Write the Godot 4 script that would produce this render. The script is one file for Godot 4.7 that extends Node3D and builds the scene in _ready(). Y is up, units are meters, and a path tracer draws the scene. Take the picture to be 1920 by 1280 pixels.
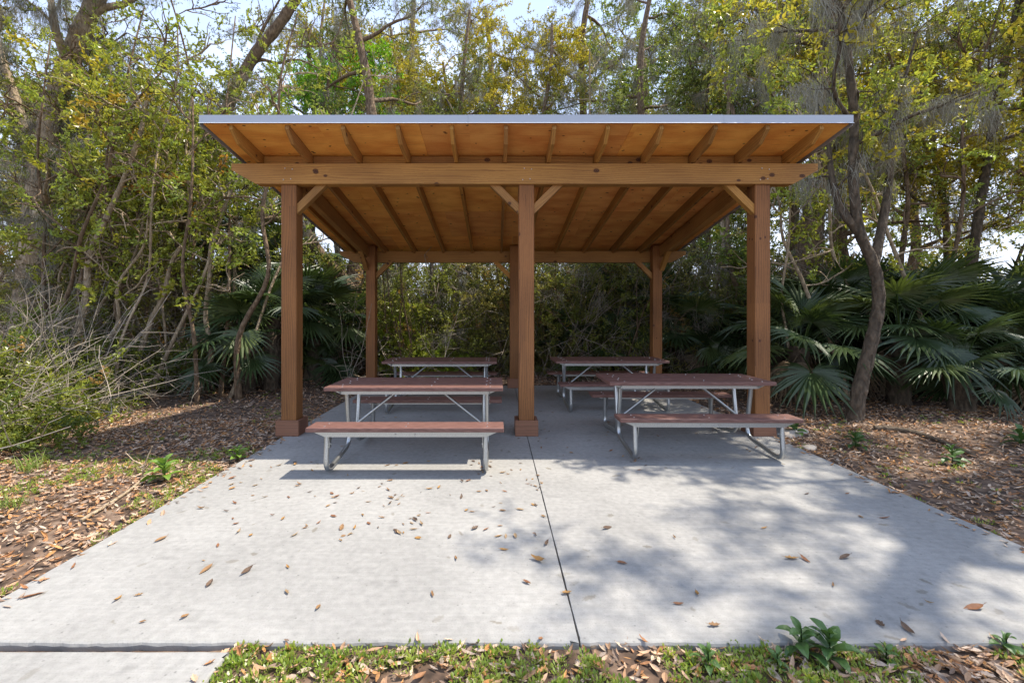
extends Node3D

# ---------------------------------------------------------------- camera model (photograph 1920 x 1280, principal point 930, 590)
const FOCAL := 820.0
const EYE := 1.5
var used := {}
var M := {}
var SPRAY := []
var MOSS: ArrayMesh
var STICK: ArrayMesh
var FROND := []
var DEADFROND: ArrayMesh
var LEAFMESH := []
var rng := RandomNumberGenerator.new()
var lump := FastNoiseLite.new()

func wpt(px: float, py: float, z: float) -> Vector3:
	return Vector3((px - 930.0) * z / FOCAL, EYE + (590.0 - py) * z / FOCAL, -z)

func numbered(called: String) -> String:
	if not used.has(called):
		used[called] = 0
		return called
	used[called] += 1
	return "%s_%03d" % [called, used[called]]

func tag(o: Node, label: String, category: String, group := "", kind := "") -> void:
	if label: o.set_meta("label", label)
	if category: o.set_meta("category", category)
	if group: o.set_meta("group", group)
	if kind: o.set_meta("kind", kind)

func thing(called: String, label: String, category: String, at := Vector3.ZERO, turn := 0.0, group := "") -> Node3D:
	var o := Node3D.new()
	o.name = numbered(called)
	add_child(o)
	o.position = at
	o.rotation.y = turn
	tag(o, label, category, group)
	return o

func put(called: String, mesh: Mesh, mat: Material, parent: Node, at := Vector3.ZERO, rot := Vector3.ZERO) -> MeshInstance3D:
	var o := MeshInstance3D.new()
	o.name = called if parent != self else numbered(called)
	o.mesh = mesh
	if mat: o.material_override = mat
	o.position = at
	o.rotation = rot
	parent.add_child(o, true)
	return o

# ---------------------------------------------------------------- mesh builder
class MB:
	var v := PackedVector3Array()
	var n := PackedVector3Array()
	var t := PackedVector2Array()
	var t2 := PackedVector2Array()
	var c := PackedColorArray()
	var i := PackedInt32Array()
	var col := Color.WHITE
	func vert(p: Vector3, nn: Vector3, uv := Vector2.ZERO) -> int:
		v.append(p); n.append(nn); t.append(uv); c.append(col)
		return v.size() - 1
	func tri(a: Vector3, b: Vector3, d: Vector3, ua := Vector2.ZERO, ub := Vector2.ZERO, ud := Vector2.ZERO) -> void:
		var nn := (d - a).cross(b - a).normalized()
		var k := v.size()
		vert(a, nn, ua); vert(b, nn, ub); vert(d, nn, ud)
		i.append_array(PackedInt32Array([k, k + 1, k + 2]))
	func quad(a: Vector3, b: Vector3, d: Vector3, e: Vector3, out: Vector3, ua := Vector2.ZERO, ub := Vector2.ZERO, ud := Vector2.ZERO, ue := Vector2.ZERO) -> void:
		var nn := (d - a).cross(b - a)
		if nn.length_squared() < 1e-14: nn = (e - a).cross(d - a)
		nn = nn.normalized()
		var k := v.size()
		if nn.dot(out) < 0.0:
			nn = -nn
			vert(a, nn, ua); vert(e, nn, ue); vert(d, nn, ud); vert(b, nn, ub)
		else:
			vert(a, nn, ua); vert(b, nn, ub); vert(d, nn, ud); vert(e, nn, ue)
		i.append_array(PackedInt32Array([k, k + 1, k + 2, k, k + 2, k + 3]))
	func tube(pts: Array, radii: Array, sides: int, cap := true) -> void:
		var k0 := v.size()
		var m := pts.size()
		var side := Vector3.ZERO
		var along := 0.0
		for q in m:
			var d: Vector3 = (pts[min(q + 1, m - 1)] - pts[max(q - 1, 0)]).normalized()
			if q == 0:
				side = d.cross(Vector3(0.31, 0.2, 0.93)).normalized()
			else:
				side = (side - d * side.dot(d)).normalized()
				along += (pts[q] - pts[q - 1]).length()
			var up := d.cross(side)
			for s in sides + 1:
				var a := TAU * s / sides
				var nn := side * cos(a) + up * sin(a)
				vert(pts[q] + nn * radii[q], nn, Vector2(float(s) / sides, along))
		for q in m - 1:
			for s in sides:
				var a := k0 + q * (sides + 1) + s
				var b := a + sides + 1
				i.append_array(PackedInt32Array([a, b, a + 1, a + 1, b, b + 1]))
		if cap:
			for e in [0, m - 1]:
				var d: Vector3 = (pts[0] - pts[1]).normalized() if e == 0 else (pts[m - 1] - pts[m - 2]).normalized()
				var kc := vert(pts[e], d)
				for s in sides + 1:
					vert(v[k0 + e * (sides + 1) + s], d)
				for s in sides:
					if e == 0: i.append_array(PackedInt32Array([kc, kc + 1 + s, kc + 2 + s]))
					else: i.append_array(PackedInt32Array([kc, kc + 2 + s, kc + 1 + s]))
	# chamfered box, centred, UV in texture units with the grain along x
	func box(s: Vector3, bev := 0.004, at := Vector3.ZERO, uo := Vector2.ZERO, us := Vector2(0.1333, 1.333)) -> void:
		var h := s * 0.5
		var b: float = min(bev, min(h.x, min(h.y, h.z)) * 0.45)
		for ax in 3:
			var u := (ax + 1) % 3
			var w := (ax + 2) % 3
			for sg in [-1.0, 1.0]:
				var q := []
				var uvs := []
				for k in [[-1, -1], [1, -1], [1, 1], [-1, 1]]:
					var p := Vector3.ZERO
					p[ax] = h[ax] * sg
					p[u] = (h[u] - b) * k[0]
					p[w] = (h[w] - b) * k[1]
					q.append(p + at)
					var uv := Vector2(p.x, p.y + p.z) if ax != 0 else Vector2(p.y * 0.3, p.z)
					uvs.append(uo + Vector2(uv.x * us.x, uv.y * us.y))
				var o := Vector3.ZERO
				o[ax] = sg
				quad(q[0], q[1], q[2], q[3], o, uvs[0], uvs[1], uvs[2], uvs[3])
		if b <= 0.0: return
		for ax in 3:
			var u := (ax + 1) % 3
			var w := (ax + 2) % 3
			for su in [-1.0, 1.0]:
				for sw in [-1.0, 1.0]:
					var q := []
					for k in [[-1, 0], [1, 0], [1, 1], [-1, 1]]:
						var p := Vector3.ZERO
						p[ax] = (h[ax] - b) * k[0]
						p[u] = su * (h[u] - (b if k[1] else 0.0))
						p[w] = sw * (h[w] - (0.0 if k[1] else b))
						q.append(p + at)
					var o := Vector3.ZERO
					o[u] = su
					o[w] = sw
					var e := []
					for p in q: e.append(uo + Vector2((p.x - at.x) * us.x, ((p.y - at.y) + (p.z - at.z)) * us.y))
					quad(q[0], q[1], q[2], q[3], o, e[0], e[1], e[2], e[3])
		for sx in [-1.0, 1.0]:
			for sy in [-1.0, 1.0]:
				for sz in [-1.0, 1.0]:
					var sgn := Vector3(sx, sy, sz)
					var a := sgn * (h - Vector3(0, b, b)) + at
					var d := sgn * (h - Vector3(b, 0, b)) + at
					var e := sgn * (h - Vector3(b, b, 0)) + at
					quad(a, d, e, e, sgn, uo, uo, uo, uo)
	# prism: outline (x, y) pushed along z from -w/2 to w/2
	func prism(outline: Array, w: float, uo := Vector2.ZERO, us := Vector2(0.1333, 1.333)) -> void:
		var poly := PackedVector2Array(outline)
		var tris := Geometry2D.triangulate_polygon(poly)
		for sg in [-1.0, 1.0]:
			for k in range(0, tris.size(), 3):
				var p := []
				for j in 3:
					var o: Vector2 = poly[tris[k + j]]
					p.append(Vector3(o.x, o.y, sg * w * 0.5))
				var uvp := []
				for x in p: uvp.append(uo + Vector2(x.x * us.x, x.y * us.y))
				quad(p[0], p[1], p[2], p[2], Vector3(0, 0, sg), uvp[0], uvp[1], uvp[2], uvp[2])
		var mid := Vector2.ZERO
		for p in poly: mid += p / poly.size()
		for k in poly.size():
			var a := poly[k]
			var b := poly[(k + 1) % poly.size()]
			var nn := Vector2(b.y - a.y, a.x - b.x)
			if nn.dot((a + b) * 0.5 - mid) < 0: nn = -nn
			var z := w * 0.5
			quad(Vector3(a.x, a.y, -z), Vector3(b.x, b.y, -z), Vector3(b.x, b.y, z), Vector3(a.x, a.y, z), Vector3(nn.x, nn.y, 0),
				uo + Vector2(a.x * us.x, -z * us.y), uo + Vector2(b.x * us.x, -z * us.y), uo + Vector2(b.x * us.x, z * us.y), uo + Vector2(a.x * us.x, z * us.y))
	func done() -> ArrayMesh:
		var m := ArrayMesh.new()
		var a := []
		a.resize(Mesh.ARRAY_MAX)
		a[Mesh.ARRAY_VERTEX] = v
		a[Mesh.ARRAY_NORMAL] = n
		a[Mesh.ARRAY_TEX_UV] = t
		if t2.size() == v.size(): a[Mesh.ARRAY_TEX_UV2] = t2
		a[Mesh.ARRAY_COLOR] = c
		a[Mesh.ARRAY_INDEX] = i
		m.add_surface_from_arrays(Mesh.PRIMITIVE_TRIANGLES, a)
		return m

class Copies:
	var buf := PackedFloat32Array()
	var count := 0
	func add(b: Basis, o: Vector3, c: Color) -> void:
		buf.append_array(PackedFloat32Array([b.x.x, b.y.x, b.z.x, o.x, b.x.y, b.y.y, b.z.y, o.y, b.x.z, b.y.z, b.z.z, o.z, c.r, c.g, c.b, 1.0]))
		count += 1

func spread(called: String, mesh: Mesh, mat: Material, k: Copies, parent: Node) -> MultiMeshInstance3D:
	var mm := MultiMesh.new()
	mm.transform_format = MultiMesh.TRANSFORM_3D
	mm.use_colors = true
	mm.mesh = mesh
	mm.instance_count = k.count
	mm.buffer = k.buf
	var o := MultiMeshInstance3D.new()
	o.name = called if parent != self else numbered(called)
	o.multimesh = mm
	o.material_override = mat
	o.set_meta("kind", "stuff")
	parent.add_child(o, true)
	return o

# ---------------------------------------------------------------- materials
func noise_tex(freq: float, stops: Array, size := 512, octaves := 4, sd := 1, normal := false, bump := 4.0) -> NoiseTexture2D:
	var f := FastNoiseLite.new()
	f.seed = sd
	f.frequency = freq
	f.fractal_octaves = octaves
	var t := NoiseTexture2D.new()
	t.width = size
	t.height = size
	t.seamless = true
	t.noise = f
	if normal:
		t.as_normal_map = true
		t.bump_strength = bump
	else:
		var g := Gradient.new()
		var o := PackedFloat32Array()
		var c := PackedColorArray()
		for s in stops:
			o.append(s[0])
			c.append(s[1])
		g.offsets = o
		g.colors = c
		t.color_ramp = g
	return t

func mat(albedo: Color, rough: float, metal := 0.0) -> StandardMaterial3D:
	var m := StandardMaterial3D.new()
	m.albedo_color = albedo
	m.roughness = rough
	m.metallic = metal
	return m

func wood_image(w: int, h: int, sd: int, lo: Color, hi: Color, knots: int, rings: float, wobble: float) -> ImageTexture:
	var r := RandomNumberGenerator.new()
	r.seed = sd
	var disp := PackedFloat32Array()
	disp.resize(w * h)
	var dark := PackedFloat32Array()
	dark.resize(w * h)
	for k in knots:
		var kx := r.randf() * w
		var ky := r.randf() * h
		var rad := r.randf_range(2.0, 6.5)
		for y in range(max(0, int(ky - rad * 4)), min(h, int(ky + rad * 4))):
			for x in range(max(0, int(kx - rad * 7)), min(w, int(kx + rad * 7))):
				var dx := (x - kx) / (rad * 1.6)
				var dy := (y - ky) / rad
				var d := sqrt(dx * dx + dy * dy)
				var at := y * w + x
				disp[at] += sign(dy) * rad * 1.6 * exp(-d * 0.75)
				if d < 1.0: dark[at] = max(dark[at], 0.75 + 0.25 * sin(d * 9.0))
				elif d < 1.5: dark[at] = max(dark[at], (1.5 - d) * 0.9)
	for k in knots:
		var y := r.randf() * (h - 4) + 2.0
		var x0 := r.randi() % w
		var run := r.randi_range(40, 260)
		for x in range(x0, min(w, x0 + run)):
			y += r.randfn(0, 0.06)
			var yi := clampi(int(y), 0, h - 1)
			dark[yi * w + x] = max(dark[yi * w + x], 0.6 * sin(PI * float(x - x0) / run))
	var f := FastNoiseLite.new()
	f.seed = sd
	f.frequency = 0.01
	f.fractal_octaves = 3
	var data := PackedByteArray()
	data.resize(w * h * 3)
	var knot := Color(0.26, 0.13, 0.07)
	for y in h:
		for x in w:
			var at := y * w + x
			var s := (y + disp[at]) + wobble * f.get_noise_2d(x * 0.14, y * 0.9)
			var g := s * rings + 0.8 * f.get_noise_2d(x * 0.15 + 900.0, y * 2.0)
			var q: float = g - floor(g)
			var late := pow(q, 2.2)
			var fine := f.get_noise_2d(x * 0.5, y * 30.0) * 0.75
			var broad := f.get_noise_2d(x * 0.25 + 400.0, y * 0.6 + 77.0)
			var c := hi.lerp(lo, clamp(late * 0.6 + fine * 0.35 + broad * 0.45 + 0.1, 0.0, 1.0))
			c = c.lerp(knot, dark[at])
			data[at * 3] = int(clamp(c.r, 0, 1) * 255)
			data[at * 3 + 1] = int(clamp(c.g, 0, 1) * 255)
			data[at * 3 + 2] = int(clamp(c.b, 0, 1) * 255)
	return ImageTexture.create_from_image(Image.create_from_data(w, h, false, Image.FORMAT_RGB8, data))

func concrete_image(n: int) -> ImageTexture:
	var f := FastNoiseLite.new()
	f.seed = 5
	f.frequency = 0.006
	f.fractal_octaves = 5
	var a := f.get_image(n, n).get_data()
	f.seed = 6
	f.frequency = 0.12
	f.fractal_octaves = 2
	var b := f.get_image(n, n).get_data()
	f.seed = 9
	f.frequency = 0.03
	f.fractal_octaves = 4
	var d := f.get_image(n, n).get_data()
	f.seed = 31
	f.frequency = 0.35
	f.fractal_octaves = 2
	var e := f.get_image(n, n).get_data()
	var r := RandomNumberGenerator.new()
	r.seed = 77
	var data := PackedByteArray()
	data.resize(n * n * 3)
	for k in n * n:
		var v: float = 0.735 + (a[k] - 128) * 0.00035 + (b[k] - 128) * 0.0003
		var stain: float = clamp((d[k] - 168) / 60.0, 0.0, 1.0)
		v -= stain * 0.05
		v += (e[(k / n) * n + (k % n) / 24] - 128) * 0.00022
		if r.randf() < 0.004: v -= r.randf() * 0.22
		data[k * 3] = int(clamp(v, 0, 1) * 255)
		data[k * 3 + 1] = int(clamp(v * 0.992, 0, 1) * 255)
		data[k * 3 + 2] = int(clamp(v * 0.972, 0, 1) * 255)
	for q in 260:
		var cx := r.randi_range(12, n - 13)
		var cy := r.randi_range(12, n - 13)
		var a0 := r.randf() * PI
		var la := r.randf_range(2.0, 6.5)
		var lb := la * r.randf_range(0.25, 0.6)
		var deep := r.randf_range(0.05, 0.16)
		for dy in range(-8, 9):
			for dx in range(-8, 9):
				var u := (dx * cos(a0) + dy * sin(a0)) / la
				var w := (dy * cos(a0) - dx * sin(a0)) / lb
				if u * u + w * w < r.randf_range(0.5, 1.1):
					var k := ((cy + dy) * n + cx + dx) * 3
					data[k] = int(data[k] * (1.0 - deep))
					data[k + 1] = int(data[k + 1] * (1.0 - deep * 1.15))
					data[k + 2] = int(data[k + 2] * (1.0 - deep * 1.4))
	return ImageTexture.create_from_image(Image.create_from_data(n, n, false, Image.FORMAT_RGB8, data))

func leafy(c: Color, back: float, rough := 0.5) -> StandardMaterial3D:
	var m := mat(Color.WHITE, rough)
	m.vertex_color_use_as_albedo = true
	m.albedo_color = c.linear_to_srgb()
	m.metallic_specular = 0.5
	m.cull_mode = BaseMaterial3D.CULL_DISABLED
	if back > 0:
		m.backlight_enabled = true
		m.backlight = Color(back, back, back * 0.55).linear_to_srgb()
	return m

func make_materials() -> void:
	var pine := wood_image(2048, 192, 3, Color(0.58, 0.42, 0.23), Color(0.82, 0.65, 0.40), 20, 0.15, 9.0)
	var fir := wood_image(2048, 192, 8, Color(0.40, 0.275, 0.165), Color(0.64, 0.47, 0.30), 18, 0.14, 14.0)
	var ply := wood_image(1536, 640, 21, Color(0.80, 0.45, 0.19), Color(1.0, 0.76, 0.43), 40, 0.16, 9.0)
	var wn := noise_tex(0.02, [], 512, 4, 12, true, 2.0)
	var redwood := wood_image(1024, 128, 44, Color(0.42, 0.28, 0.20), Color(0.54, 0.375, 0.28), 4, 0.16, 6.0)
	for d in [["pine", pine, Color(0.86, 0.80, 0.68)], ["post", fir, Color(0.99, 0.90, 0.74)], ["ply", ply, Color(1.0, 0.98, 0.92)], ["base", redwood, Color(1, 1, 1)]]:
		var set := []
		for k in 5:
			var v: float = [1.0, 0.93, 1.05, 0.97, 0.89][k]
			var c: Color = d[2] * v
			c.b *= [1.0, 1.06, 0.94, 1.08, 1.0][k]
			c = Color(min(c.r, 1.0), min(c.g, 1.0), min(c.b, 1.0))
			var m := mat(c, 0.72)
			m.albedo_texture = d[1]
			m.normal_enabled = true
			m.normal_texture = wn
			m.normal_scale = 0.3
			set.append(m)
		M[d[0]] = set
	var pl := mat(Color.WHITE, 0.55)
	pl.albedo_texture = noise_tex(0.03, [[0.15, Color(0.36, 0.245, 0.215)], [0.5, Color(0.43, 0.30, 0.265)], [0.85, Color(0.52, 0.385, 0.345)]], 512, 5, 31)
	pl.uv1_triplanar = true
	pl.uv1_scale = Vector3(0.5, 6, 6)
	M.plank = pl
	var gv := mat(Color.WHITE, 0.34, 0.9)
	gv.albedo_texture = noise_tex(0.06, [[0.2, Color(0.66, 0.67, 0.67)], [0.5, Color(0.72, 0.73, 0.73)], [0.8, Color(0.78, 0.79, 0.78)]], 256, 3, 17)
	gv.uv1_triplanar = true
	gv.uv1_scale = Vector3(7, 7, 7)
	M.galv = gv
	M.bolt = mat(Color(0.85, 0.85, 0.84), 0.3, 0.8)
	M.trim = mat(Color(0.67, 0.69, 0.72), 0.4, 0.15)
	M.hem = mat(Color(0.86, 0.87, 0.88), 0.35, 0.15)
	M.sheet = mat(Color(0.62, 0.66, 0.70), 0.42, 0.3)
	var co := mat(Color(0.79, 0.785, 0.78), 0.9)
	co.albedo_texture = concrete_image(1024)
	co.detail_enabled = true
	co.detail_uv_layer = BaseMaterial3D.DETAIL_UV_2
	co.detail_blend_mode = BaseMaterial3D.BLEND_MODE_MUL
	co.detail_albedo = noise_tex(0.16, [[0.0, Color(0.84, 0.835, 0.83)], [0.25, Color(0.96, 0.96, 0.955)], [0.5, Color(0.99, 0.99, 0.985)], [1.0, Color(1, 1, 1)]], 512, 3, 41)
	co.normal_enabled = true
	co.normal_texture = noise_tex(0.25, [], 512, 3, 14, true, 1.5)
	co.normal_scale = 0.12
	M.concrete = co
	var gr := mat(Color.WHITE, 0.95)
	gr.albedo_texture = noise_tex(0.02, [[0.15, Color(0.22, 0.17, 0.13)], [0.5, Color(0.38, 0.30, 0.24)], [0.85, Color(0.50, 0.42, 0.35)]], 512, 5, 51)
	gr.uv1_triplanar = true
	gr.uv1_world_triplanar = true
	gr.uv1_scale = Vector3(0.6, 0.6, 0.6)
	M.soil = gr
	for d in [["bark", Color(0.33, 0.26, 0.19), Color(0.56, 0.47, 0.37), 61], ["palebark", Color(0.50, 0.43, 0.34), Color(0.74, 0.66, 0.55), 62], ["darkbark", Color(0.22, 0.185, 0.14), Color(0.43, 0.37, 0.30), 63]]:
		var b := mat(Color.WHITE, 0.92)
		b.albedo_texture = noise_tex(0.03, [[0.2, d[1]], [0.55, d[1].lerp(d[2], 0.55)], [0.8, d[2]]], 256, 5, d[3])
		b.uv1_triplanar = true
		b.uv1_scale = Vector3(2.2, 0.7, 2.2)
		b.normal_enabled = true
		b.normal_texture = noise_tex(0.03, [], 256, 5, d[3], true, 10.0)
		b.normal_scale = 1.0
		M[d[0]] = b
	M.leaf = leafy(Color(1.75, 1.62, 1.35), 1.0, 0.34)
	M.moss = leafy(Color(1, 1, 1), 0.4, 0.95)
	M.palm = leafy(Color(1, 1, 1), 0.45, 0.36)
	M.litter = leafy(Color(1, 1, 1), 0.15, 0.7)
	M.stick = leafy(Color(1, 1, 1), 0.0, 0.9)
	M.stone = mat(Color(0.66, 0.62, 0.57), 0.9)
	M.white = mat(Color(0.85, 0.86, 0.87), 0.7)
	M.roofing = mat(Color(0.45, 0.45, 0.47), 0.8)
	M.pane = mat(Color(0.12, 0.14, 0.17), 0.1)

# ---------------------------------------------------------------- plant pieces
func basis_towards(d: Vector3, roll: float) -> Basis:
	var y := d.normalized()
	var x := y.cross(Vector3(0.3, 0.15, 0.94))
	if x.length() < 0.05: x = y.cross(Vector3.RIGHT)
	x = x.normalized()
	return Basis(x, y, x.cross(y)).rotated(y, roll)

func rdir(r: RandomNumberGenerator) -> Vector3:
	var z := r.randf_range(-1, 1)
	var a := r.randf() * TAU
	return Vector3(sqrt(1 - z * z) * cos(a), z, sqrt(1 - z * z) * sin(a))

# a spray: three thin twigs with leaves, about 0.5 m across, growing along +y
func make_spray(sd: int, leaf_l: float, leaf_w: float, per: int, twigs: int, size: float) -> ArrayMesh:
	var r := RandomNumberGenerator.new()
	r.seed = sd
	var b := MB.new()
	for k in twigs:
		var d := (Vector3(0, 1, 0) + rdir(r) * 0.8).normalized()
		var len := size * r.randf_range(0.7, 1.1)
		var p0 := rdir(r) * 0.03
		var pts := []
		for q in 4:
			pts.append(p0 + d * len * q / 3.0 + Vector3(0, -0.12 * len, 0) * pow(q / 3.0, 2) + rdir(r) * 0.015)
		b.col = Color(0.16, 0.12, 0.08)
		b.tube(pts, [0.005, 0.004, 0.003, 0.002], 3, false)
		for l in per:
			var t := r.randf_range(0.15, 1.0) * 3.0
			var q: int = min(int(t), 2)
			var base: Vector3 = pts[q].lerp(pts[q + 1], t - q)
			var out := (rdir(r) + d * 0.5 + Vector3(0, 0.1, 0)).normalized()
			var nn := (Vector3(0, 1, 0) + rdir(r) * 0.8).normalized()
			var s := out.cross(nn).normalized()
			nn = s.cross(out)
			var ll := leaf_l * r.randf_range(0.7, 1.2)
			var lw := leaf_w * r.randf_range(0.8, 1.15)
			var v := r.randf_range(0.72, 1.25)
			b.col = Color(v * r.randf_range(0.9, 1.12), v, v * r.randf_range(0.75, 1.0))
			var tip := base + out * ll - nn * ll * r.randf_range(0.0, 0.3)
			var l1 := base + out * ll * 0.45 + s * lw * 0.5 + nn * lw * 0.22
			var r1 := base + out * ll * 0.45 - s * lw * 0.5 + nn * lw * 0.22
			b.tri(base, l1, tip)
			b.tri(base, tip, r1)
	return b.done()

func make_moss(sd: int) -> ArrayMesh:
	var r := RandomNumberGenerator.new()
	r.seed = sd
	var b := MB.new()
	for k in 44:
		var p := Vector3(r.randfn(0, 0.09), r.randf_range(-0.06, 0.05), r.randfn(0, 0.06))
		var len := r.randf_range(0.1, 0.62) * exp(-p.length() * 5.0)
		var v := r.randf_range(0.75, 1.2)
		b.col = Color(v, v, v)
		var a := r.randf() * TAU
		var s := Vector3(cos(a), 0, sin(a)) * r.randf_range(0.002, 0.0045)
		var last := p
		for q in 4:
			var nx := last + Vector3(r.randfn(0, 0.034), -len / 4.0, r.randfn(0, 0.034))
			var w0 := s * (1.0 - q * 0.2)
			var w1 := s * (0.8 - q * 0.24)
			b.quad(last - w0, last + w0, nx + w1, nx - w1, Vector3(s.z, 0, -s.x))
			last = nx
	return b.done()

func make_stick(sd: int) -> ArrayMesh:
	var r := RandomNumberGenerator.new()
	r.seed = sd
	var b := MB.new()
	for k in 4:
		var d := (Vector3(0, 1, 0) + rdir(r) * 0.75).normalized()
		var pts := [Vector3.ZERO]
		var rad := [0.006]
		var n := 5
		for q in n:
			d = (d + rdir(r) * 0.2).normalized()
			pts.append(pts[-1] + d * 0.26)
			rad.append(0.0056 - 0.0008 * q)
		var v := r.randf_range(0.8, 1.2)
		b.col = Color(v, v, v)
		b.tube(pts, rad, 3, false)
		for j in 4:
			var s: Vector3 = pts[1 + j]
			var e := (d + rdir(r)).normalized()
			b.tube([s, s + e * 0.16, s + e * 0.30 + rdir(r) * 0.05], [0.0035, 0.0025, 0.0015], 3, false)
	return b.done()

# fan leaf of a cabbage palm: petiole rising along +z, blade of folded segments
func make_frond(sd: int, dead: bool) -> ArrayMesh:
	var r := RandomNumberGenerator.new()
	r.seed = sd
	var b := MB.new()
	var pet := r.randf_range(0.55, 0.85)
	b.col = Color(0.85, 0.95, 0.6) if not dead else Color(0.9, 0.9, 0.9)
	var pts := []
	var rad := []
	for q in 6:
		var t := q / 5.0
		pts.append(Vector3(0, 0.16 * pet * sin(t * 1.7), pet * t))
		rad.append(0.016 - 0.007 * t)
	b.tube(pts, rad, 5, false)
	var c: Vector3 = pts[5]
	var f := (pts[5] - pts[4] as Vector3).normalized()
	f = (f + Vector3(0, -0.22, 0)).normalized()
	var side := Vector3.RIGHT
	var up := f.cross(side).normalized()
	if up.y < 0: up = -up
	var n := 30
	var L := r.randf_range(0.62, 0.78)
	var reach := deg_to_rad(r.randf_range(125, 150))
	for k in n:
		var u := (k + 0.5) / n * 2.0 - 1.0
		var a := u * reach
		var dir := f * cos(a) + side * sin(a)
		var per := side * cos(a) - f * sin(a)
		var len := L * (0.72 + 0.28 * cos(a * 0.8)) * r.randf_range(0.92, 1.06)
		var gap := 2.0 * reach / n
		var sag: float = r.randf_range(0.16, 0.42) + (0.5 if dead else 0.0) + 0.22 * abs(u)
		var v := r.randf_range(0.82, 1.15)
		b.col = Color(v, v, v * 0.95)
		var prev := []
		for q in [0.04, 0.28, 0.52, 0.78, 1.0]:
			var m: Vector3 = c + dir * len * q + up * (0.16 * len * abs(u) * q) - Vector3(0, 1, 0) * sag * len * pow(q, 2.6)
			var w: float = len * q * gap * 0.52 if q < 0.55 else len * 0.53 * gap * 0.52 * (1.0 - q) / 0.46
			if q == 1.0: w = 0.0008
			if q > 0.6: m += per * r.randfn(0, 0.012)
			var row := [m - per * w - up * w * 0.35, m + up * w * 0.5, m + per * w - up * w * 0.35]
			if prev:
				b.quad(prev[0], prev[1], row[1], row[0], up)
				b.quad(prev[1], prev[2], row[2], row[1], up)
			prev = row
	return b.done()

# a fallen leaf about 1 unit long lying in xz, curled
func make_leaf(sd: int, width: float, curl: float, lobed := false) -> ArrayMesh:
	var r := RandomNumberGenerator.new()
	r.seed = sd
	var b := MB.new()
	var rows := []
	var n := 7
	for q in n + 1:
		var t := float(q) / n
		var w := width * 0.5 * pow(sin(PI * pow(t, 0.85)), 0.8) if q > 0 and q < n else 0.006
		if lobed: w *= 0.75 + 0.45 * (q % 2)
		var bend := curl * (pow(t - 0.5, 2) * 1.2) + r.randfn(0, 0.012)
		var twist := r.randf_range(-0.3, 0.3) * curl
		var m := Vector3(sin(t * 2.2 + sd) * 0.05, bend, t - 0.5)
		rows.append([m + Vector3(-w, w * (0.35 + curl * 0.7 + twist), 0), m, m + Vector3(w, w * (0.35 + curl * 0.7 - twist), 0)])
	for q in n:
		var v := r.randf_range(0.88, 1.1)
		b.col = Color(v, v, v)
		b.quad(rows[q][0], rows[q][1], rows[q + 1][1], rows[q + 1][0], Vector3.UP)
		b.quad(rows[q][1], rows[q][2], rows[q + 1][2], rows[q + 1][1], Vector3.UP)
	b.col = Color(0.8, 0.75, 0.7)
	b.tube([Vector3(0.0, curl * 0.3, -0.5) + Vector3(sin(float(sd)) * 0.05, 0, 0), Vector3(0.03, curl * 0.35 + 0.02, -0.68)], [0.012, 0.008], 3, false)
	return b.done()

func path_from(r: RandomNumberGenerator, p: Vector3, d: Vector3, len: float, n: int, wob: float, droop: float) -> Array:
	var pts := [p]
	for q in n:
		d = (d + rdir(r) * wob + Vector3(0, droop, 0)).normalized()
		pts.append(pts[-1] + d * len / n)
	return pts

func smooth(pts: Array, per: int) -> Array:
	var out := []
	for k in pts.size() - 1:
		var a: Vector3 = pts[max(k - 1, 0)]
		var b: Vector3 = pts[k]
		var c: Vector3 = pts[k + 1]
		var d: Vector3 = pts[min(k + 2, pts.size() - 1)]
		for q in per:
			out.append(b.cubic_interpolate(c, a, d, float(q) / per))
	out.append(pts[-1])
	return out

func taper(n: int, r0: float, r1: float, flare := 0.0) -> Array:
	var o := []
	for q in n:
		var t: float = float(q) / max(1, n - 1)
		o.append(lerp(r0, r1, t) * (1.0 + flare * exp(-t * 14.0)) * (1.0 + 0.07 * sin(q * 2.3 + r0 * 90.0)))
	return o

# the shelter's own space is kept clear of boughs
func clear_of(p: Vector3) -> bool:
	return not (p.x > -3.7 and p.x < 4.4 and p.z > -9.95 and p.z < -4.4 and p.y < 4.6)

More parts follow.
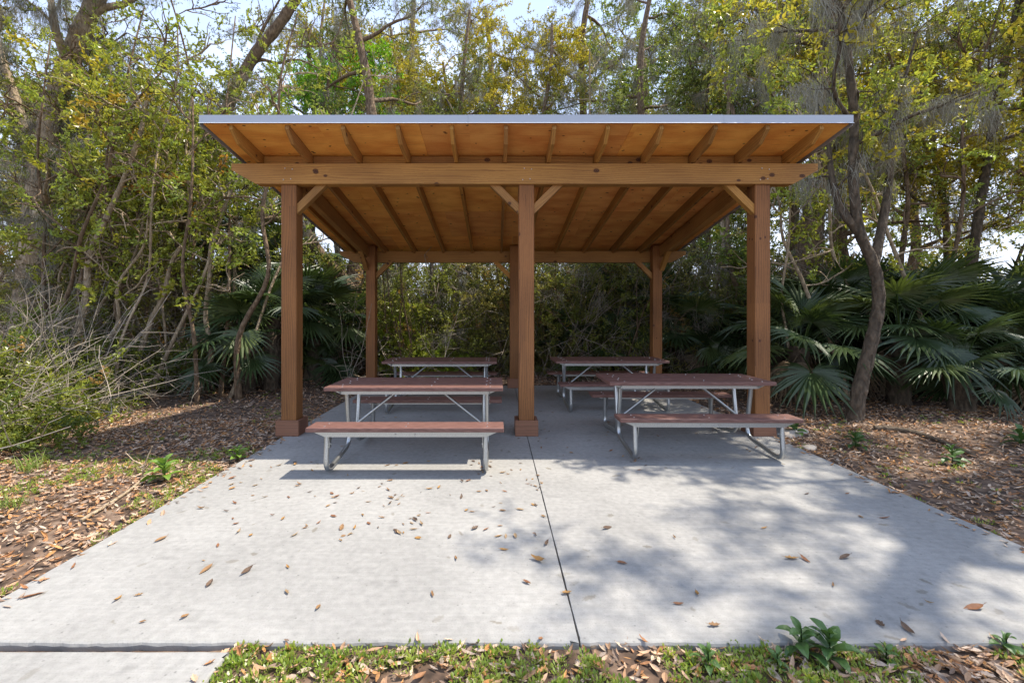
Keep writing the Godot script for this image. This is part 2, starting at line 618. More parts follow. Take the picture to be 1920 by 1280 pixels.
# a tree: trunk along a path, limbs with branches, crown of leaf sprays, hanging moss
func tree(called: String, label: String, group: String, path: Array, r0: float, r1: float, o: Dictionary) -> Node3D:
	var r := RandomNumberGenerator.new()
	r.seed = o.get("seed", 1)
	var base: Vector3 = path[0]
	var t := thing(called, label, "tree", base, 0.0, group)
	var local := []
	for p in path: local.append(p - base)
	local[0].y -= 0.15
	var line := smooth(local, 5)
	var rad := taper(line.size(), r0, r1, 0.5)
	var b := MB.new()
	b.tube(line, rad, 10)
	var bark: Material = M[o.get("bark", "bark")]
	put("trunk", b.done(), bark, t)
	var leaves := Copies.new()
	var moss := Copies.new()
	var col: Color = o.get("col", Color(0.07, 0.1, 0.03))
	var col2: Color = o.get("col2", col * 1.3)
	var limbs: int = o.get("limbs", 7)
	var total: int = int(o.get("sprays", 700) * o.get("thin", 0.46))
	var subs: int = o.get("subs", 6)
	var size: float = o.get("scale", 1.0)
	var from: float = o.get("from", 0.4)
	var len0: float = o.get("len", 3.0)
	var paths := []
	for p in o.get("limb_paths", []):
		var lp := []
		for q in p: lp.append(q - base)
		paths.append([smooth(lp, 4), o.get("limb_r", r0 * 0.7)])
	for k in limbs:
		var f: float = lerp(from, 0.99, (k + r.randf()) / limbs)
		var at: int = int(f * (line.size() - 1))
		var a := k * 2.4 + r.randf() * 1.2
		var d := Vector3(cos(a), r.randf_range(o.get("up0", 0.0), o.get("up1", 0.9)), sin(a)).normalized()
		if base.z < -9.4 and base.x > -5.5 and base.x < 6.0: d.z = -absf(d.z)
		var ln := len0 * r.randf_range(0.65, 1.15) * (1.1 - 0.45 * f)
		paths.append([path_from(r, line[at], d, ln, 7, 0.26, o.get("droop", 0.02)), rad[at] * 0.55])
	for lp in paths:
		var lb := MB.new()
		var pts: Array = lp[0]
		var pr := taper(pts.size(), lp[1], 0.014)
		lb.tube(pts, pr, 7, false)
		for s in subs:
			var q: int = clampi(int(pts.size() * lerp(0.25, 1.0, (s + r.randf()) / subs)), 1, pts.size() - 1)
			var dd: Vector3 = (pts[q] - pts[q - 1]).normalized()
			var sd := (dd + rdir(r) * 1.1 + Vector3(0, 0.15, 0)).normalized()
			if not clear_of(base + pts[q] + sd * len0 * 0.4): sd.z = -absf(sd.z)
			var sp := path_from(r, pts[q], sd, len0 * r.randf_range(0.28, 0.5), 5, 0.4, o.get("droop", 0.02))
			lb.tube(sp, taper(6, max(0.012, pr[q] * 0.5), 0.005), 4, false)
			var cnt := int(float(total) / (paths.size() * subs) * r.randf_range(0.6, 1.4))
			for c in cnt:
				var w := r.randf_range(0.3, 1.0) * 5.0
				var wi: int = min(int(w), 4)
				var pos: Vector3 = sp[wi].lerp(sp[wi + 1], w - wi) + Vector3(r.randfn(0, 0.26), r.randfn(0, 0.2), r.randfn(0, 0.26)) * size * o.get("clump", 1.0)
				var cc := col.lerp(col2, clamp(r.randf() * 0.75 + 0.35 * lump.get_noise_3dv((pos + base) * 55.0), 0.0, 1.0))
				if not clear_of(pos + base): continue
				if r.randf() < o.get("dry", 0.0): cc = Color(0.30, 0.17, 0.05) if r.randf() < 0.5 else Color(0.36, 0.28, 0.06)
				leaves.add(basis_towards(sd + rdir(r) * 0.9, r.randf() * TAU).scaled(Vector3.ONE * size * r.randf_range(0.7, 1.25)), pos, cc)
			for c in int(o.get("moss", 0.0) * r.randf_range(0.4, 1.6)):
				var w := r.randf() * 5.0
				var wi: int = min(int(w), 4)
				var g := r.randf_range(0.8, 1.2)
				moss.add(Basis(Vector3.UP, r.randf() * TAU).scaled(Vector3(r.randf_range(0.6, 1.1), r.randf_range(0.5, 1.7), r.randf_range(0.6, 1.1))), sp[wi].lerp(sp[wi + 1], w - wi), Color(0.34, 0.32, 0.265) * g)
		put("limb", lb.done(), bark, t)
	if o.has("trunk_moss"):
		for c in o.trunk_moss:
			var q := r.randi_range(int(line.size() * 0.15), line.size() - 1)
			var g := r.randf_range(0.7, 1.1)
			var out := Vector3(r.randfn(0, 1), 0, r.randfn(0, 1)).normalized()
			moss.add(Basis(Vector3.UP, r.randf() * TAU).scaled(Vector3(1, r.randf_range(0.4, 1.0), 1)), line[q] + out * rad[q] * 0.9, Color(0.32, 0.28, 0.23) * g)
	if leaves.count: spread("crown", SPRAY[o.get("spray", 0)], M.leaf, leaves, t)
	if moss.count: spread("spanish_moss", MOSS, M.moss, moss, t)
	return t

func shrub(label: String, group: String, at: Vector3, h: float, w: float, sprays: int, o: Dictionary) -> Node3D:
	var r := RandomNumberGenerator.new()
	r.seed = o.get("seed", 1)
	var t := thing("shrub", label, "shrub", at, 0.0, group)
	var leaves := Copies.new()
	var bare := Copies.new()
	var moss := Copies.new()
	var b := MB.new()
	var n: int = o.get("stems", 6)
	var col: Color = o.get("col", Color(0.07, 0.1, 0.03))
	var col2: Color = o.get("col2", col * 1.35)
	for k in n:
		var a := TAU * (k + r.randf()) / n
		var d := Vector3(cos(a) * w / h * 0.6, 1.0, sin(a) * w / h * 0.6).normalized()
		var pts := path_from(r, Vector3(cos(a) * 0.1, -0.1, sin(a) * 0.1), d, h * r.randf_range(0.7, 1.1), 7, 0.22, 0.0)
		b.tube(pts, taper(8, r.randf_range(0.012, 0.03), 0.005), 5, false)
		for c in int(float(sprays) * 0.8 / n):
			var u := pow(r.randf(), 0.75) * 7.0
			var ui: int = min(int(u), 6)
			var pos: Vector3 = pts[ui].lerp(pts[ui + 1], u - ui) + Vector3(r.randfn(0, w * 0.2), r.randfn(0, 0.2), r.randfn(0, w * 0.2))
			pos.y = max(pos.y, 0.05)
			if not clear_of(pos + at): continue
			var cc := col.lerp(col2, clamp(r.randf() * 0.8 + 0.35 * lump.get_noise_3dv((pos + at) * 60.0), 0.0, 1.0))
			if r.randf() < o.get("dry", 0.03): cc = Color(0.3, 0.2, 0.08)
			leaves.add(basis_towards(rdir(r) + Vector3(0, 0.6, 0), r.randf() * TAU).scaled(Vector3.ONE * r.randf_range(0.6, 1.1) * o.get("scale", 1.0)), pos, cc)
	for c in int(o.get("bare", 0) * 0.6):
		var g := r.randf_range(0.6, 1.25)
		var pos := Vector3(r.randfn(0, w * 0.4), r.randf_range(0.0, h * 0.75), r.randfn(0, w * 0.4))
		bare.add(basis_towards(rdir(r) + Vector3(0, 0.35, 0), r.randf() * TAU).scaled(Vector3.ONE * r.randf_range(0.6, 1.5)), pos, Color(0.36, 0.30, 0.235) * g)
	for c in int(o.get("moss", 0)):
		moss.add(Basis(Vector3.UP, r.randf() * TAU).scaled(Vector3.ONE * r.randf_range(0.6, 1.4)), Vector3(r.randfn(0, w * 0.35), r.randf_range(h * 0.4, h), r.randfn(0, w * 0.35)), Color(0.30, 0.28, 0.23))
	put("stems", b.done(), M[o.get("bark", "bark")], t).set_meta("kind", "stuff")
	if leaves.count: spread("foliage", SPRAY[o.get("spray", 0)], M.leaf, leaves, t)
	if bare.count: spread("bare_twigs", STICK, M.stick, bare, t)
	if moss.count: spread("spanish_moss", MOSS, M.moss, moss, t)
	return t

var palm_mats := []
func palm(called: String, label: String, group: String, at: Vector3, trunk: float, n: int, size: float, sd: int, dead := 1) -> Node3D:
	var r := RandomNumberGenerator.new()
	r.seed = sd
	var t := thing(called, label, "palm", at, r.randf() * TAU, group)
	var b := MB.new()
	var h: float = max(trunk, 0.18)
	var pts := []
	var rad := []
	for q in 13:
		pts.append(Vector3(0.03 * sin(q * 0.5), -0.12 + (h + 0.12) * q / 12.0, 0.03 * cos(q * 0.7)))
		rad.append((0.15 if trunk > 0.6 else 0.09) * (1.0 + 0.14 * (q % 2)) * (0.85 if q == 12 else 1.0))
	b.tube(pts, rad, 9)
	put("trunk", b.done(), M.darkbark, t)
	for k in n:
		var el := lerpf(1.35, -0.5, pow((k + 0.5) / n, 0.95)) + r.randfn(0, 0.1)
		var az := k * 2.39996 + r.randfn(0, 0.2)
		var f := put("frond", FROND[r.randi() % FROND.size()], palm_mats[r.randi() % palm_mats.size()], t, Vector3(sin(az) * 0.05, h - 0.02 - 0.1 * k / n, cos(az) * 0.05))
		f.basis = Basis(Vector3.UP, az) * Basis(Vector3.RIGHT, -el) * Basis(Vector3.BACK, r.randfn(0, 0.25)) * Basis().scaled(Vector3.ONE * size * r.randf_range(0.8, 1.12))
	for k in (dead if trunk > 0.75 else 0):
		var az := r.randf() * TAU
		var f := put("dead_frond", DEADFROND, M.deadpalm, t, Vector3(0, h - 0.12, 0))
		f.basis = Basis(Vector3.UP, az) * Basis(Vector3.RIGHT, r.randf_range(0.5, 0.9)) * Basis().scaled(Vector3.ONE * size * 0.85)
	return t

func ground_y(x: float, z: float) -> float:
	var edge: float = max(max(-2.63 - x, x - 3.43), max(-2.0 - z if z < -9.3 else 0.0, z + 2.0))
	if z < -9.3: edge = max(edge, -9.3 - z)
	var away: float = clamp(edge / 3.0, 0.0, 1.0)
	var near: float = clamp((z + 2.3) / 0.3, 0.0, 1.0) * 0.022
	return -0.055 + near + 0.05 * away + (0.02 + 0.10 * away) * lump.get_noise_2d(x * 18.0, z * 18.0)

# ================================================================ the scene
func _ready() -> void:
	rng.seed = 20
	lump.seed = 4
	lump.frequency = 0.01
	lump.fractal_octaves = 3

	# ------------------------------------------------------------ camera, sky, sun, exposure
	var cam := Camera3D.new()
	cam.name = "camera"
	cam.position = Vector3(0, EYE, 0)
	cam.projection = Camera3D.PROJECTION_FRUSTUM
	cam.near = 0.1
	cam.far = 900.0
	cam.size = 1280.0 / FOCAL * 0.1
	cam.frustum_offset = Vector2(30.0 / FOCAL * 0.1, -50.0 / FOCAL * 0.1)
	add_child(cam)
	cam.current = true
	var env := Environment.new()
	env.background_mode = Environment.BG_SKY
	var sky := Sky.new()
	var sm := ProceduralSkyMaterial.new()
	sm.sky_top_color = Color(0.39, 0.44, 0.535)
	sm.sky_horizon_color = Color(0.545, 0.565, 0.60)
	sm.sky_curve = 0.18
	sm.ground_bottom_color = Color(0.30, 0.28, 0.24)
	sm.ground_horizon_color = Color(0.45, 0.45, 0.42)
	var cl := FastNoiseLite.new()
	cl.seed = 15
	cl.frequency = 0.012
	cl.fractal_octaves = 5
	var cover := Image.create(512, 256, false, Image.FORMAT_RGBA8)
	for y in 128:
		for x in 512:
			var a := TAU * x / 512.0
			var e := (0.5 - y / 256.0) * PI
			var p := Vector3(cos(a) * cos(e), sin(e) * 2.2, sin(a) * cos(e)) * 90.0
			var v: float = clamp((cl.get_noise_3dv(p) + 0.02) * 1.7, 0.0, 0.75)
			cover.set_pixel(x, y, Color(1, 1, 1, v))
	sm.sky_cover = ImageTexture.create_from_image(cover)
	sm.sky_cover_modulate = Color(0.34, 0.34, 0.34, 1)
	sm.sky_energy_multiplier = 1.0
	sky.sky_material = sm
	env.sky = sky
	env.background_energy_multiplier = 3.7
	env.tonemap_mode = Environment.TONE_MAPPER_LINEAR
	env.tonemap_exposure = 1.62
	env.sdfgi_enabled = true
	env.ssao_enabled = true
	env.ssil_enabled = true
	var we := WorldEnvironment.new()
	we.name = "world_environment"
	we.environment = env
	add_child(we)
	var sun := DirectionalLight3D.new()
	sun.name = "sun"
	sun.light_energy = 1.5
	sun.light_color = Color(1.0, 0.965, 0.905)
	sun.light_angular_distance = 0.53
	sun.shadow_enabled = true
	sun.basis = Basis.looking_at(Vector3(-0.5, -1.0, 0.08))
	add_child(sun)

	make_materials()
	palm_mats = [leafy(Color(0.042, 0.070, 0.026), 0.45, 0.36), leafy(Color(0.055, 0.088, 0.030), 0.5, 0.38), leafy(Color(0.085, 0.120, 0.038), 0.5, 0.38)]
	M.deadpalm = leafy(Color(0.26, 0.19, 0.12), 0.3, 0.8)
	SPRAY = [make_spray(1, 0.065, 0.028, 13, 3, 0.36), make_spray(2, 0.088, 0.042, 11, 3, 0.40), make_spray(3, 0.10, 0.058, 8, 3, 0.36), make_spray(4, 0.13, 0.06, 13, 3, 0.8)]
	MOSS = make_moss(5)
	STICK = make_stick(6)
	for k in 5: FROND.append(make_frond(40 + k, false))
	DEADFROND = make_frond(60, true)
	LEAFMESH = [make_leaf(1, 0.30, 0.2), make_leaf(2, 0.24, 0.5), make_leaf(3, 0.38, 0.3), make_leaf(4, 0.27, 0.8), make_leaf(5, 0.36, 0.3, true)]

	build_ground()
	build_pavilion()
	build_tables()
	build_trees()
	build_understorey()
	build_litter()
	build_small()

# ------------------------------------------------------------ ground, slab, path
func build_ground() -> void:
	var b := MB.new()
	var xs := []
	for k in 141:
		var u := (k - 70) / 70.0
		xs.append(0.4 + 12.0 * u + 388.0 * pow(u, 7))
	var zs := []
	for k in 121:
		var u := k / 120.0
		zs.append(6.0 - 24.0 * u - 420.0 * pow(u, 7))
	for z in zs:
		for x in xs:
			b.vert(Vector3(x, ground_y(x, z), z), Vector3.UP, Vector2(x, z))
	for q in zs.size() - 1:
		for s in xs.size() - 1:
			var a: int = q * xs.size() + s
			var d: int = a + xs.size()
			b.i.append_array(PackedInt32Array([a, d, a + 1, a + 1, d, d + 1]))
	var g := put("ground", b.done(), M.soil, self)
	tag(g, "brown soil of the clearing and the wood floor", "ground", "", "structure")

	var slab := Node3D.new()
	slab.name = "concrete_pavement"
	add_child(slab)
	tag(slab, "pale concrete slab with a cross of joints under the shelter", "pavement", "", "structure")
	var joint_x := 0.385
	var joint_z := -5.43
	for c in [[-2.63, joint_x - 0.004, -2.0, joint_z + 0.004], [joint_x + 0.004, 3.43, -2.0, joint_z + 0.004], [-2.63, joint_x - 0.004, joint_z - 0.004, -9.3], [joint_x + 0.004, 3.43, joint_z - 0.004, -9.3]]:
		put("slab_panel", slab_mesh(c[0], c[1], c[2], c[3], 0.10), M.concrete, slab)
	var path := put("path", slab_mesh(-3.1, -1.19, 3.0, -1.955, 0.10), M.concrete, self)
	tag(path, "concrete path meeting the slab edge beside the weeds", "path", "", "structure")

func slab_mesh(x0: float, x1: float, z0: float, z1: float, th: float) -> ArrayMesh:
	# outline walked round with small wear, then top, rounded arris and side
	var b := MB.new()
	var ring := []
	var corners := [Vector2(x0, z0), Vector2(x1, z0), Vector2(x1, z1), Vector2(x0, z1)]
	for k in 4:
		var a: Vector2 = corners[k]
		var c: Vector2 = corners[(k + 1) % 4]
		var n := int((c - a).length() / 0.04)
		for q in n: ring.append([a.lerp(c, float(q) / n), Vector2(c.y - a.y, a.x - c.x).normalized(), k])
	var mid := Vector2((x0 + x1) / 2, (z0 + z1) / 2)
	var prev := []
	var first := []
	var inner := []
	for e in ring + [ring[0]]:
		var p: Vector2 = e[0]
		var out: Vector2 = e[1]
		if out.dot(p - mid) < 0: out = -out
		var rough: float = 1.0 if e[2] == 0 else 0.25
		var w := 0.006 * rough * lump.get_noise_2d(p.x * 1500.0, p.y * 1500.0) + 0.008 * rough * lump.get_noise_2d(p.x * 300.0, p.y * 300.0)
		p += out * w
		var joint: bool = (absf(out.x) > 0.5 and absf(p.x - 0.385) < 0.03) or (absf(out.y) > 0.5 and absf(p.y + 5.43) < 0.03)
		var rr := 0.0025 if joint else 0.012 + 0.012 * rough * absf(lump.get_noise_2d(p.x * 900.0, p.y * 900.0))
		var col := []
		for s in [[-rr, 0.0], [-rr * 0.35, -rr * 0.3], [0.0, -rr], [0.0, -th]]:
			var o: Vector2 = p + out * s[0]
			col.append(Vector3(o.x, s[1], o.y))
		inner.append(col[0])
		if prev:
			for s in 3: quad_uv(b, prev[s], col[s], col[s + 1], prev[s + 1], Vector3(out.x, 0.5, out.y))
		prev = col
	var poly := PackedVector2Array()
	for k in inner.size() - 1: poly.append(Vector2(inner[k].x, inner[k].z))
	var tr := Geometry2D.triangulate_polygon(poly)
	for k in range(0, tr.size(), 3):
		var q := []
		for j in 3: q.append(Vector3(poly[tr[k + j]].x, 0, poly[tr[k + j]].y))
		quad_uv(b, q[0], q[1], q[2], q[2], Vector3.UP)
	for p in b.v: b.t2.append(Vector2(p.x + p.y, p.z + p.y) / 0.9)
	return b.done()

func quad_uv(b: MB, p: Vector3, q: Vector3, r: Vector3, s: Vector3, out: Vector3) -> void:
	var uv := func(v: Vector3) -> Vector2: return Vector2(v.x + v.y * 0.7 + 3.2, -v.z + v.y) / 7.6
	b.quad(p, q, r, s, out, uv.call(p), uv.call(q), uv.call(r), uv.call(s))

# ------------------------------------------------------------ the timber shelter
const SLOPE := 0.16
func deck_y(z: float) -> float:   # underside of the roof deck, z counted forward as a positive depth
	return 3.62 - SLOPE * (z - 4.86)

func lumber(called: String, s: Vector3, m: String, parent: Node, at: Vector3, rot := Vector3.ZERO, bev := 0.005) -> MeshInstance3D:
	var b := MB.new()
	b.box(s, bev, Vector3.ZERO, Vector2(rng.randf(), rng.randf() * 0.55 + 0.2))
	return put(called, b.done(), M[m][rng.randi() % 5], parent, at, rot)

func build_pavilion() -> void:
	var t := thing("picnic_shelter", "open timber picnic shelter with metal-edged sloping roof on six posts", "shelter", Vector3(0.38, 0, -7.3))
	var o := t.position
	var xs := [-2.58, 0.38, 3.32]
	var pitch := atan(SLOPE)
	for row in 2:
		var z := -5.53 if row == 0 else -9.07
		for x in xs:
			var top := deck_y(-z) - 0.02
			if row == 0: top = 3.37
			var post := lumber("post", Vector3(top - 0.012, 0.19, 0.19), "post", t, Vector3(x, (top + 0.012) / 2, z) - o, Vector3(0, 0, PI / 2), 0.008)
			# base boards boxed round the foot, butted at the corners (in the post's own axes, x is up)
			var mid := -(top - 0.012) / 2 + 0.085
			for k in 4:
				var b := MB.new()
				var wide := 0.285 if k % 2 == 0 else 0.209
				b.box(Vector3(wide, 0.19, 0.036), 0.003, Vector3.ZERO, Vector2(rng.randf(), rng.randf() * 0.5 + 0.2))
				var board := put("base_board", b.done(), M.base[k], post)
				var up := Basis(Vector3.FORWARD, PI / 2)   # undo the post's turn
				board.basis = up * Basis(Vector3.UP, k * PI / 2)
				board.position = up * (Basis(Vector3.UP, k * PI / 2) * Vector3(0, 0, 0.1235) + Vector3(0, mid, 0))
	# the two long beams with clipped ends
	for row in 2:
		var y0 := 3.12 if row == 0 else 2.60
		var h := 0.25 if row == 0 else 0.235
		var z := -5.435 if row == 0 else -9.235
		var L := 3.63
		var b := MB.new()
		b.prism([Vector2(-L, h), Vector2(L, h), Vector2(L, h * 0.68), Vector2(L - 0.30, 0), Vector2(-L + 0.30, 0), Vector2(-L, h * 0.68)], 0.135, Vector2(0.52, 0.35 + 0.2 * row))
		var beam := put("beam", b.done(), M.pine[row], t, Vector3(0.355, y0, z - (0.04 if row == 0 else 0.0)) - o)
		for x in xs:
			for q in [[-0.05, 0.05], [0.04, 0.06], [-0.03, 0.19], [0.06, 0.18]]:
				var nail := put("nail", bolt_mesh(), M.bolt, beam, Vector3(x - 0.355 + q[0], q[1], 0.068))
				nail.rotation.x = PI / 2
	# knee braces under the beams
	for row in 2:
		var y0 := 3.12 if row == 0 else 2.60
		var z := -5.50 if row == 0 else -9.07
		for k in 3:
			for s in [-1.0, 1.0]:
				if (k == 0 and s < 0) or (k == 2 and s > 0): continue
				brace(t, Vector3(xs[k] + s * 0.095, y0 - 0.36, z) - o, Vector3(xs[k] + s * 0.46, y0, z) - o, Vector3(0, 0, 1))
	# sloping side girders and their braces
	for x in [xs[0] - 0.09, xs[2] + 0.09]:
		var zc := -7.3
		var l := 3.36 / cos(pitch)
		lumber("girder", Vector3(l, 0.24, 0.10), "pine", t, Vector3(x, deck_y(7.3) - 0.155, zc) - o, Vector3(0, PI / 2, 0)).basis = Basis(Vector3.RIGHT, -pitch) * Basis(Vector3.UP, PI / 2)
		var yb := deck_y(8.6) - 0.28
		brace(t, Vector3(x, yb - 0.34, -8.975) - o, Vector3(x, yb + 0.02, -8.58) - o, Vector3(1, 0, 0))
		yb = deck_y(5.9) - 0.28
		brace(t, Vector3(x, yb - 0.36, -5.625) - o, Vector3(x, yb, -6.0) - o, Vector3(1, 0, 0))
	# rafters: clipped tails at the high eave
	var z0 := 4.875
	var z1 := 9.75
	var rl := (z1 - z0) / cos(pitch)
	var tails := [431.7, 536.7, 641.7, 745.0, 846.7, 949.0, 1039.8, 1141.0, 1241.9, 1343.3, 1441.3, 1542.7]
	var rx := []
	for px in tails: rx.append((px - 930.0) / 168.7)
	for x in rx:
		var b := MB.new()
		var d := 0.14
		b.prism([Vector2(0, 0), Vector2(0, -0.05), Vector2(0.16, -d), Vector2(rl, -d), Vector2(rl, 0)], 0.042, Vector2(rng.randf() * 0.3, rng.randf() * 0.4 + 0.3))
		var r := put("rafter", b.done(), M.pine[rng.randi() % 5], t)
		r.basis = Basis(Vector3.RIGHT, -pitch) * Basis(Vector3.UP, PI / 2)
		r.position = Vector3(x, deck_y(z0) - 0.001, -z0) - o
	# blocking between the rafters over the front beam
	for k in rx.size() - 1:
		lumber("blocking", Vector3(rx[k + 1] - rx[k] - 0.046, 0.125, 0.04), "pine", t, Vector3((rx[k] + rx[k + 1]) / 2, deck_y(5.54) - 0.072, -5.54) - o)
	# plywood deck panels
	var edge_l := -3.26
	var edge_r := 3.93
	var rows := 4
	var up := Basis(Vector3.RIGHT, -pitch)
	for q in rows:
		var za := lerpf(4.865, 9.77, float(q) / rows)
		var zb := lerpf(4.865, 9.77, float(q + 1) / rows)
		var cuts := [edge_l, -0.86, 1.53, edge_r] if q % 2 == 0 else [edge_l, -2.06, 0.33, 2.73, edge_r]
		for k in cuts.size() - 1:
			var w: float = cuts[k + 1] - cuts[k] - 0.003
			var b := MB.new()
			b.box(Vector3(w, 0.016, (zb - za) / cos(pitch) - 0.003), 0.0015, Vector3.ZERO, Vector2(rng.randf(), rng.randf()), Vector2(0.36, 0.80))
			var p := put("deck_panel", b.done(), M.ply[rng.randi() % 4], t)
			p.basis = up
			p.position = Vector3((cuts[k] + cuts[k + 1]) / 2, deck_y((za + zb) / 2) + 0.0085, -(za + zb) / 2) - o
	# ribbed metal sheets on top
	var cols := 8
	for k in cols:
		var xa := lerpf(edge_l - 0.02, edge_r + 0.02, float(k) / cols)
		var xb := lerpf(edge_l - 0.02, edge_r + 0.02, float(k + 1) / cols)
		var b := MB.new()
		var wl := (9.80 - 4.85) / cos(pitch)
		b.box(Vector3(xb - xa - 0.002, 0.006, wl), 0.001)
		for q in 3: b.box(Vector3(0.03, 0.02, wl - 0.01), 0.004, Vector3(lerpf(xa, xb, (q + 0.5) / 3.0) - (xa + xb) / 2, 0.0125, 0))
		var p := put("roof_sheet", b.done(), M.sheet, t)
		p.basis = up
		p.position = Vector3((xa + xb) / 2, deck_y(7.325) + 0.048, -7.325) - o
	# folded metal edge along the eave (three lengths) and the two rakes
	var stops := [edge_l - 0.03, -0.31, 2.52, edge_r + 0.03]
	for k in 3:
		var w: float = stops[k + 1] - stops[k] - 0.002
		var b := MB.new()
		var h := 0.083 + 0.002 * (k % 2)
		b.quad(Vector3(-w / 2, 0, 0), Vector3(w / 2, 0, 0), Vector3(w / 2, h, 0), Vector3(-w / 2, h, 0), Vector3.BACK)
		b.quad(Vector3(-w / 2, h, 0), Vector3(w / 2, h, 0), Vector3(w / 2, h - 0.03, -0.2), Vector3(-w / 2, h - 0.03, -0.2), Vector3.UP)
		b.quad(Vector3(-w / 2, h - 0.004, -0.002), Vector3(w / 2, h - 0.004, -0.002), Vector3(w / 2, 0, -0.002), Vector3(-w / 2, 0, -0.002), Vector3.FORWARD)
		var tr := put("edge_trim", b.done(), M.trim, t, Vector3((stops[k] + stops[k + 1]) / 2, deck_y(4.84) + 0.005, -4.838 + 0.001 * (k % 2)) - o)
		var hb := MB.new()
		hb.quad(Vector3(-w / 2, 0.001, 0.001), Vector3(w / 2, 0.001, 0.001), Vector3(w / 2, -0.010, 0.014), Vector3(-w / 2, -0.010, 0.014), Vector3(0, 1, 1))
		hb.quad(Vector3(-w / 2, -0.002, -0.001), Vector3(w / 2, -0.002, -0.001), Vector3(w / 2, -0.0125, 0.014), Vector3(-w / 2, -0.0125, 0.014), Vector3(0, -1, -1))
		hb.quad(Vector3(-w / 2, -0.010, 0.014), Vector3(w / 2, -0.010, 0.014), Vector3(w / 2, -0.0125, 0.014), Vector3(-w / 2, -0.0125, 0.014), Vector3.BACK)
		put("hem", hb.done(), M.hem, tr)
	for s in [-1.0, 1.0]:
		var b := MB.new()
		b.box(Vector3(0.003, 0.075, (9.80 - 4.85) / cos(pitch)), 0.0008)
		var p := put("rake_trim", b.done(), M.trim, t)
		p.basis = up
		p.position = Vector3((edge_l - 0.026) if s < 0 else (edge_r + 0.026), deck_y(7.325) + 0.012, -7.325) - o

func brace(t: Node3D, a: Vector3, b: Vector3, face: Vector3) -> void:
	# a strut from post to beam, ends cut to meet both: drawn as a parallelogram in its own plane
	var d := b - a
	var flat := Vector2(d.dot(face.cross(Vector3.UP)), d.y)
	var s: float = sign(flat.x)
	var w := 0.125
	var m := MB.new()
	# outline in (horizontal, up) from the foot on the post to the head under the beam
	var o := [Vector2(0, 0), Vector2(abs(flat.x), flat.y), Vector2(abs(flat.x) - w, flat.y), Vector2(0, w)]
	var len := flat.length()
	var ang := atan2(flat.y, abs(flat.x))
	var turned := []
	for p in o: turned.append((p as Vector2).rotated(-ang))
	m.prism(turned, 0.085, Vector2(rng.randf(), rng.randf() * 0.5 + 0.2), Vector2(0.1333 * 1.5, 1.333))
	var n := put("brace", m.done(), M.pine[rng.randi() % 5], t, a)
	var hx := face.cross(Vector3.UP) * s
	n.basis = Basis(hx, Vector3.UP, hx.cross(Vector3.UP)) * Basis(Vector3.BACK, ang)

# ------------------------------------------------------------ picnic tables
func bolt_mesh() -> ArrayMesh:
	var b := MB.new()
	b.tube([Vector3(0, -0.002, 0), Vector3(0, 0.003, 0), Vector3(0, 0.006, 0)], [0.008, 0.0075, 0.004], 7)
	return b.done()

func arc_path(pts: Array, rr: Array, per := 6) -> Array:
	# polyline with rounded corners
	var out := [pts[0]]
	for k in range(1, pts.size() - 1):
		var p: Vector3 = pts[k]
		var a: Vector3 = (pts[k - 1] - p).normalized()
		var c: Vector3 = (pts[k + 1] - p).normalized()
		var s: Vector3 = p + a * rr[k]
		var e: Vector3 = p + c * rr[k]
		for q in per + 1:
			var u := float(q) / per
			out.append(s.lerp(p, u).lerp(p.lerp(e, u), u))
	out.append(pts[-1])
	return out

func fill(n: int, r: float) -> Array:
	var o := []
	for k in n: o.append(r)
	return o

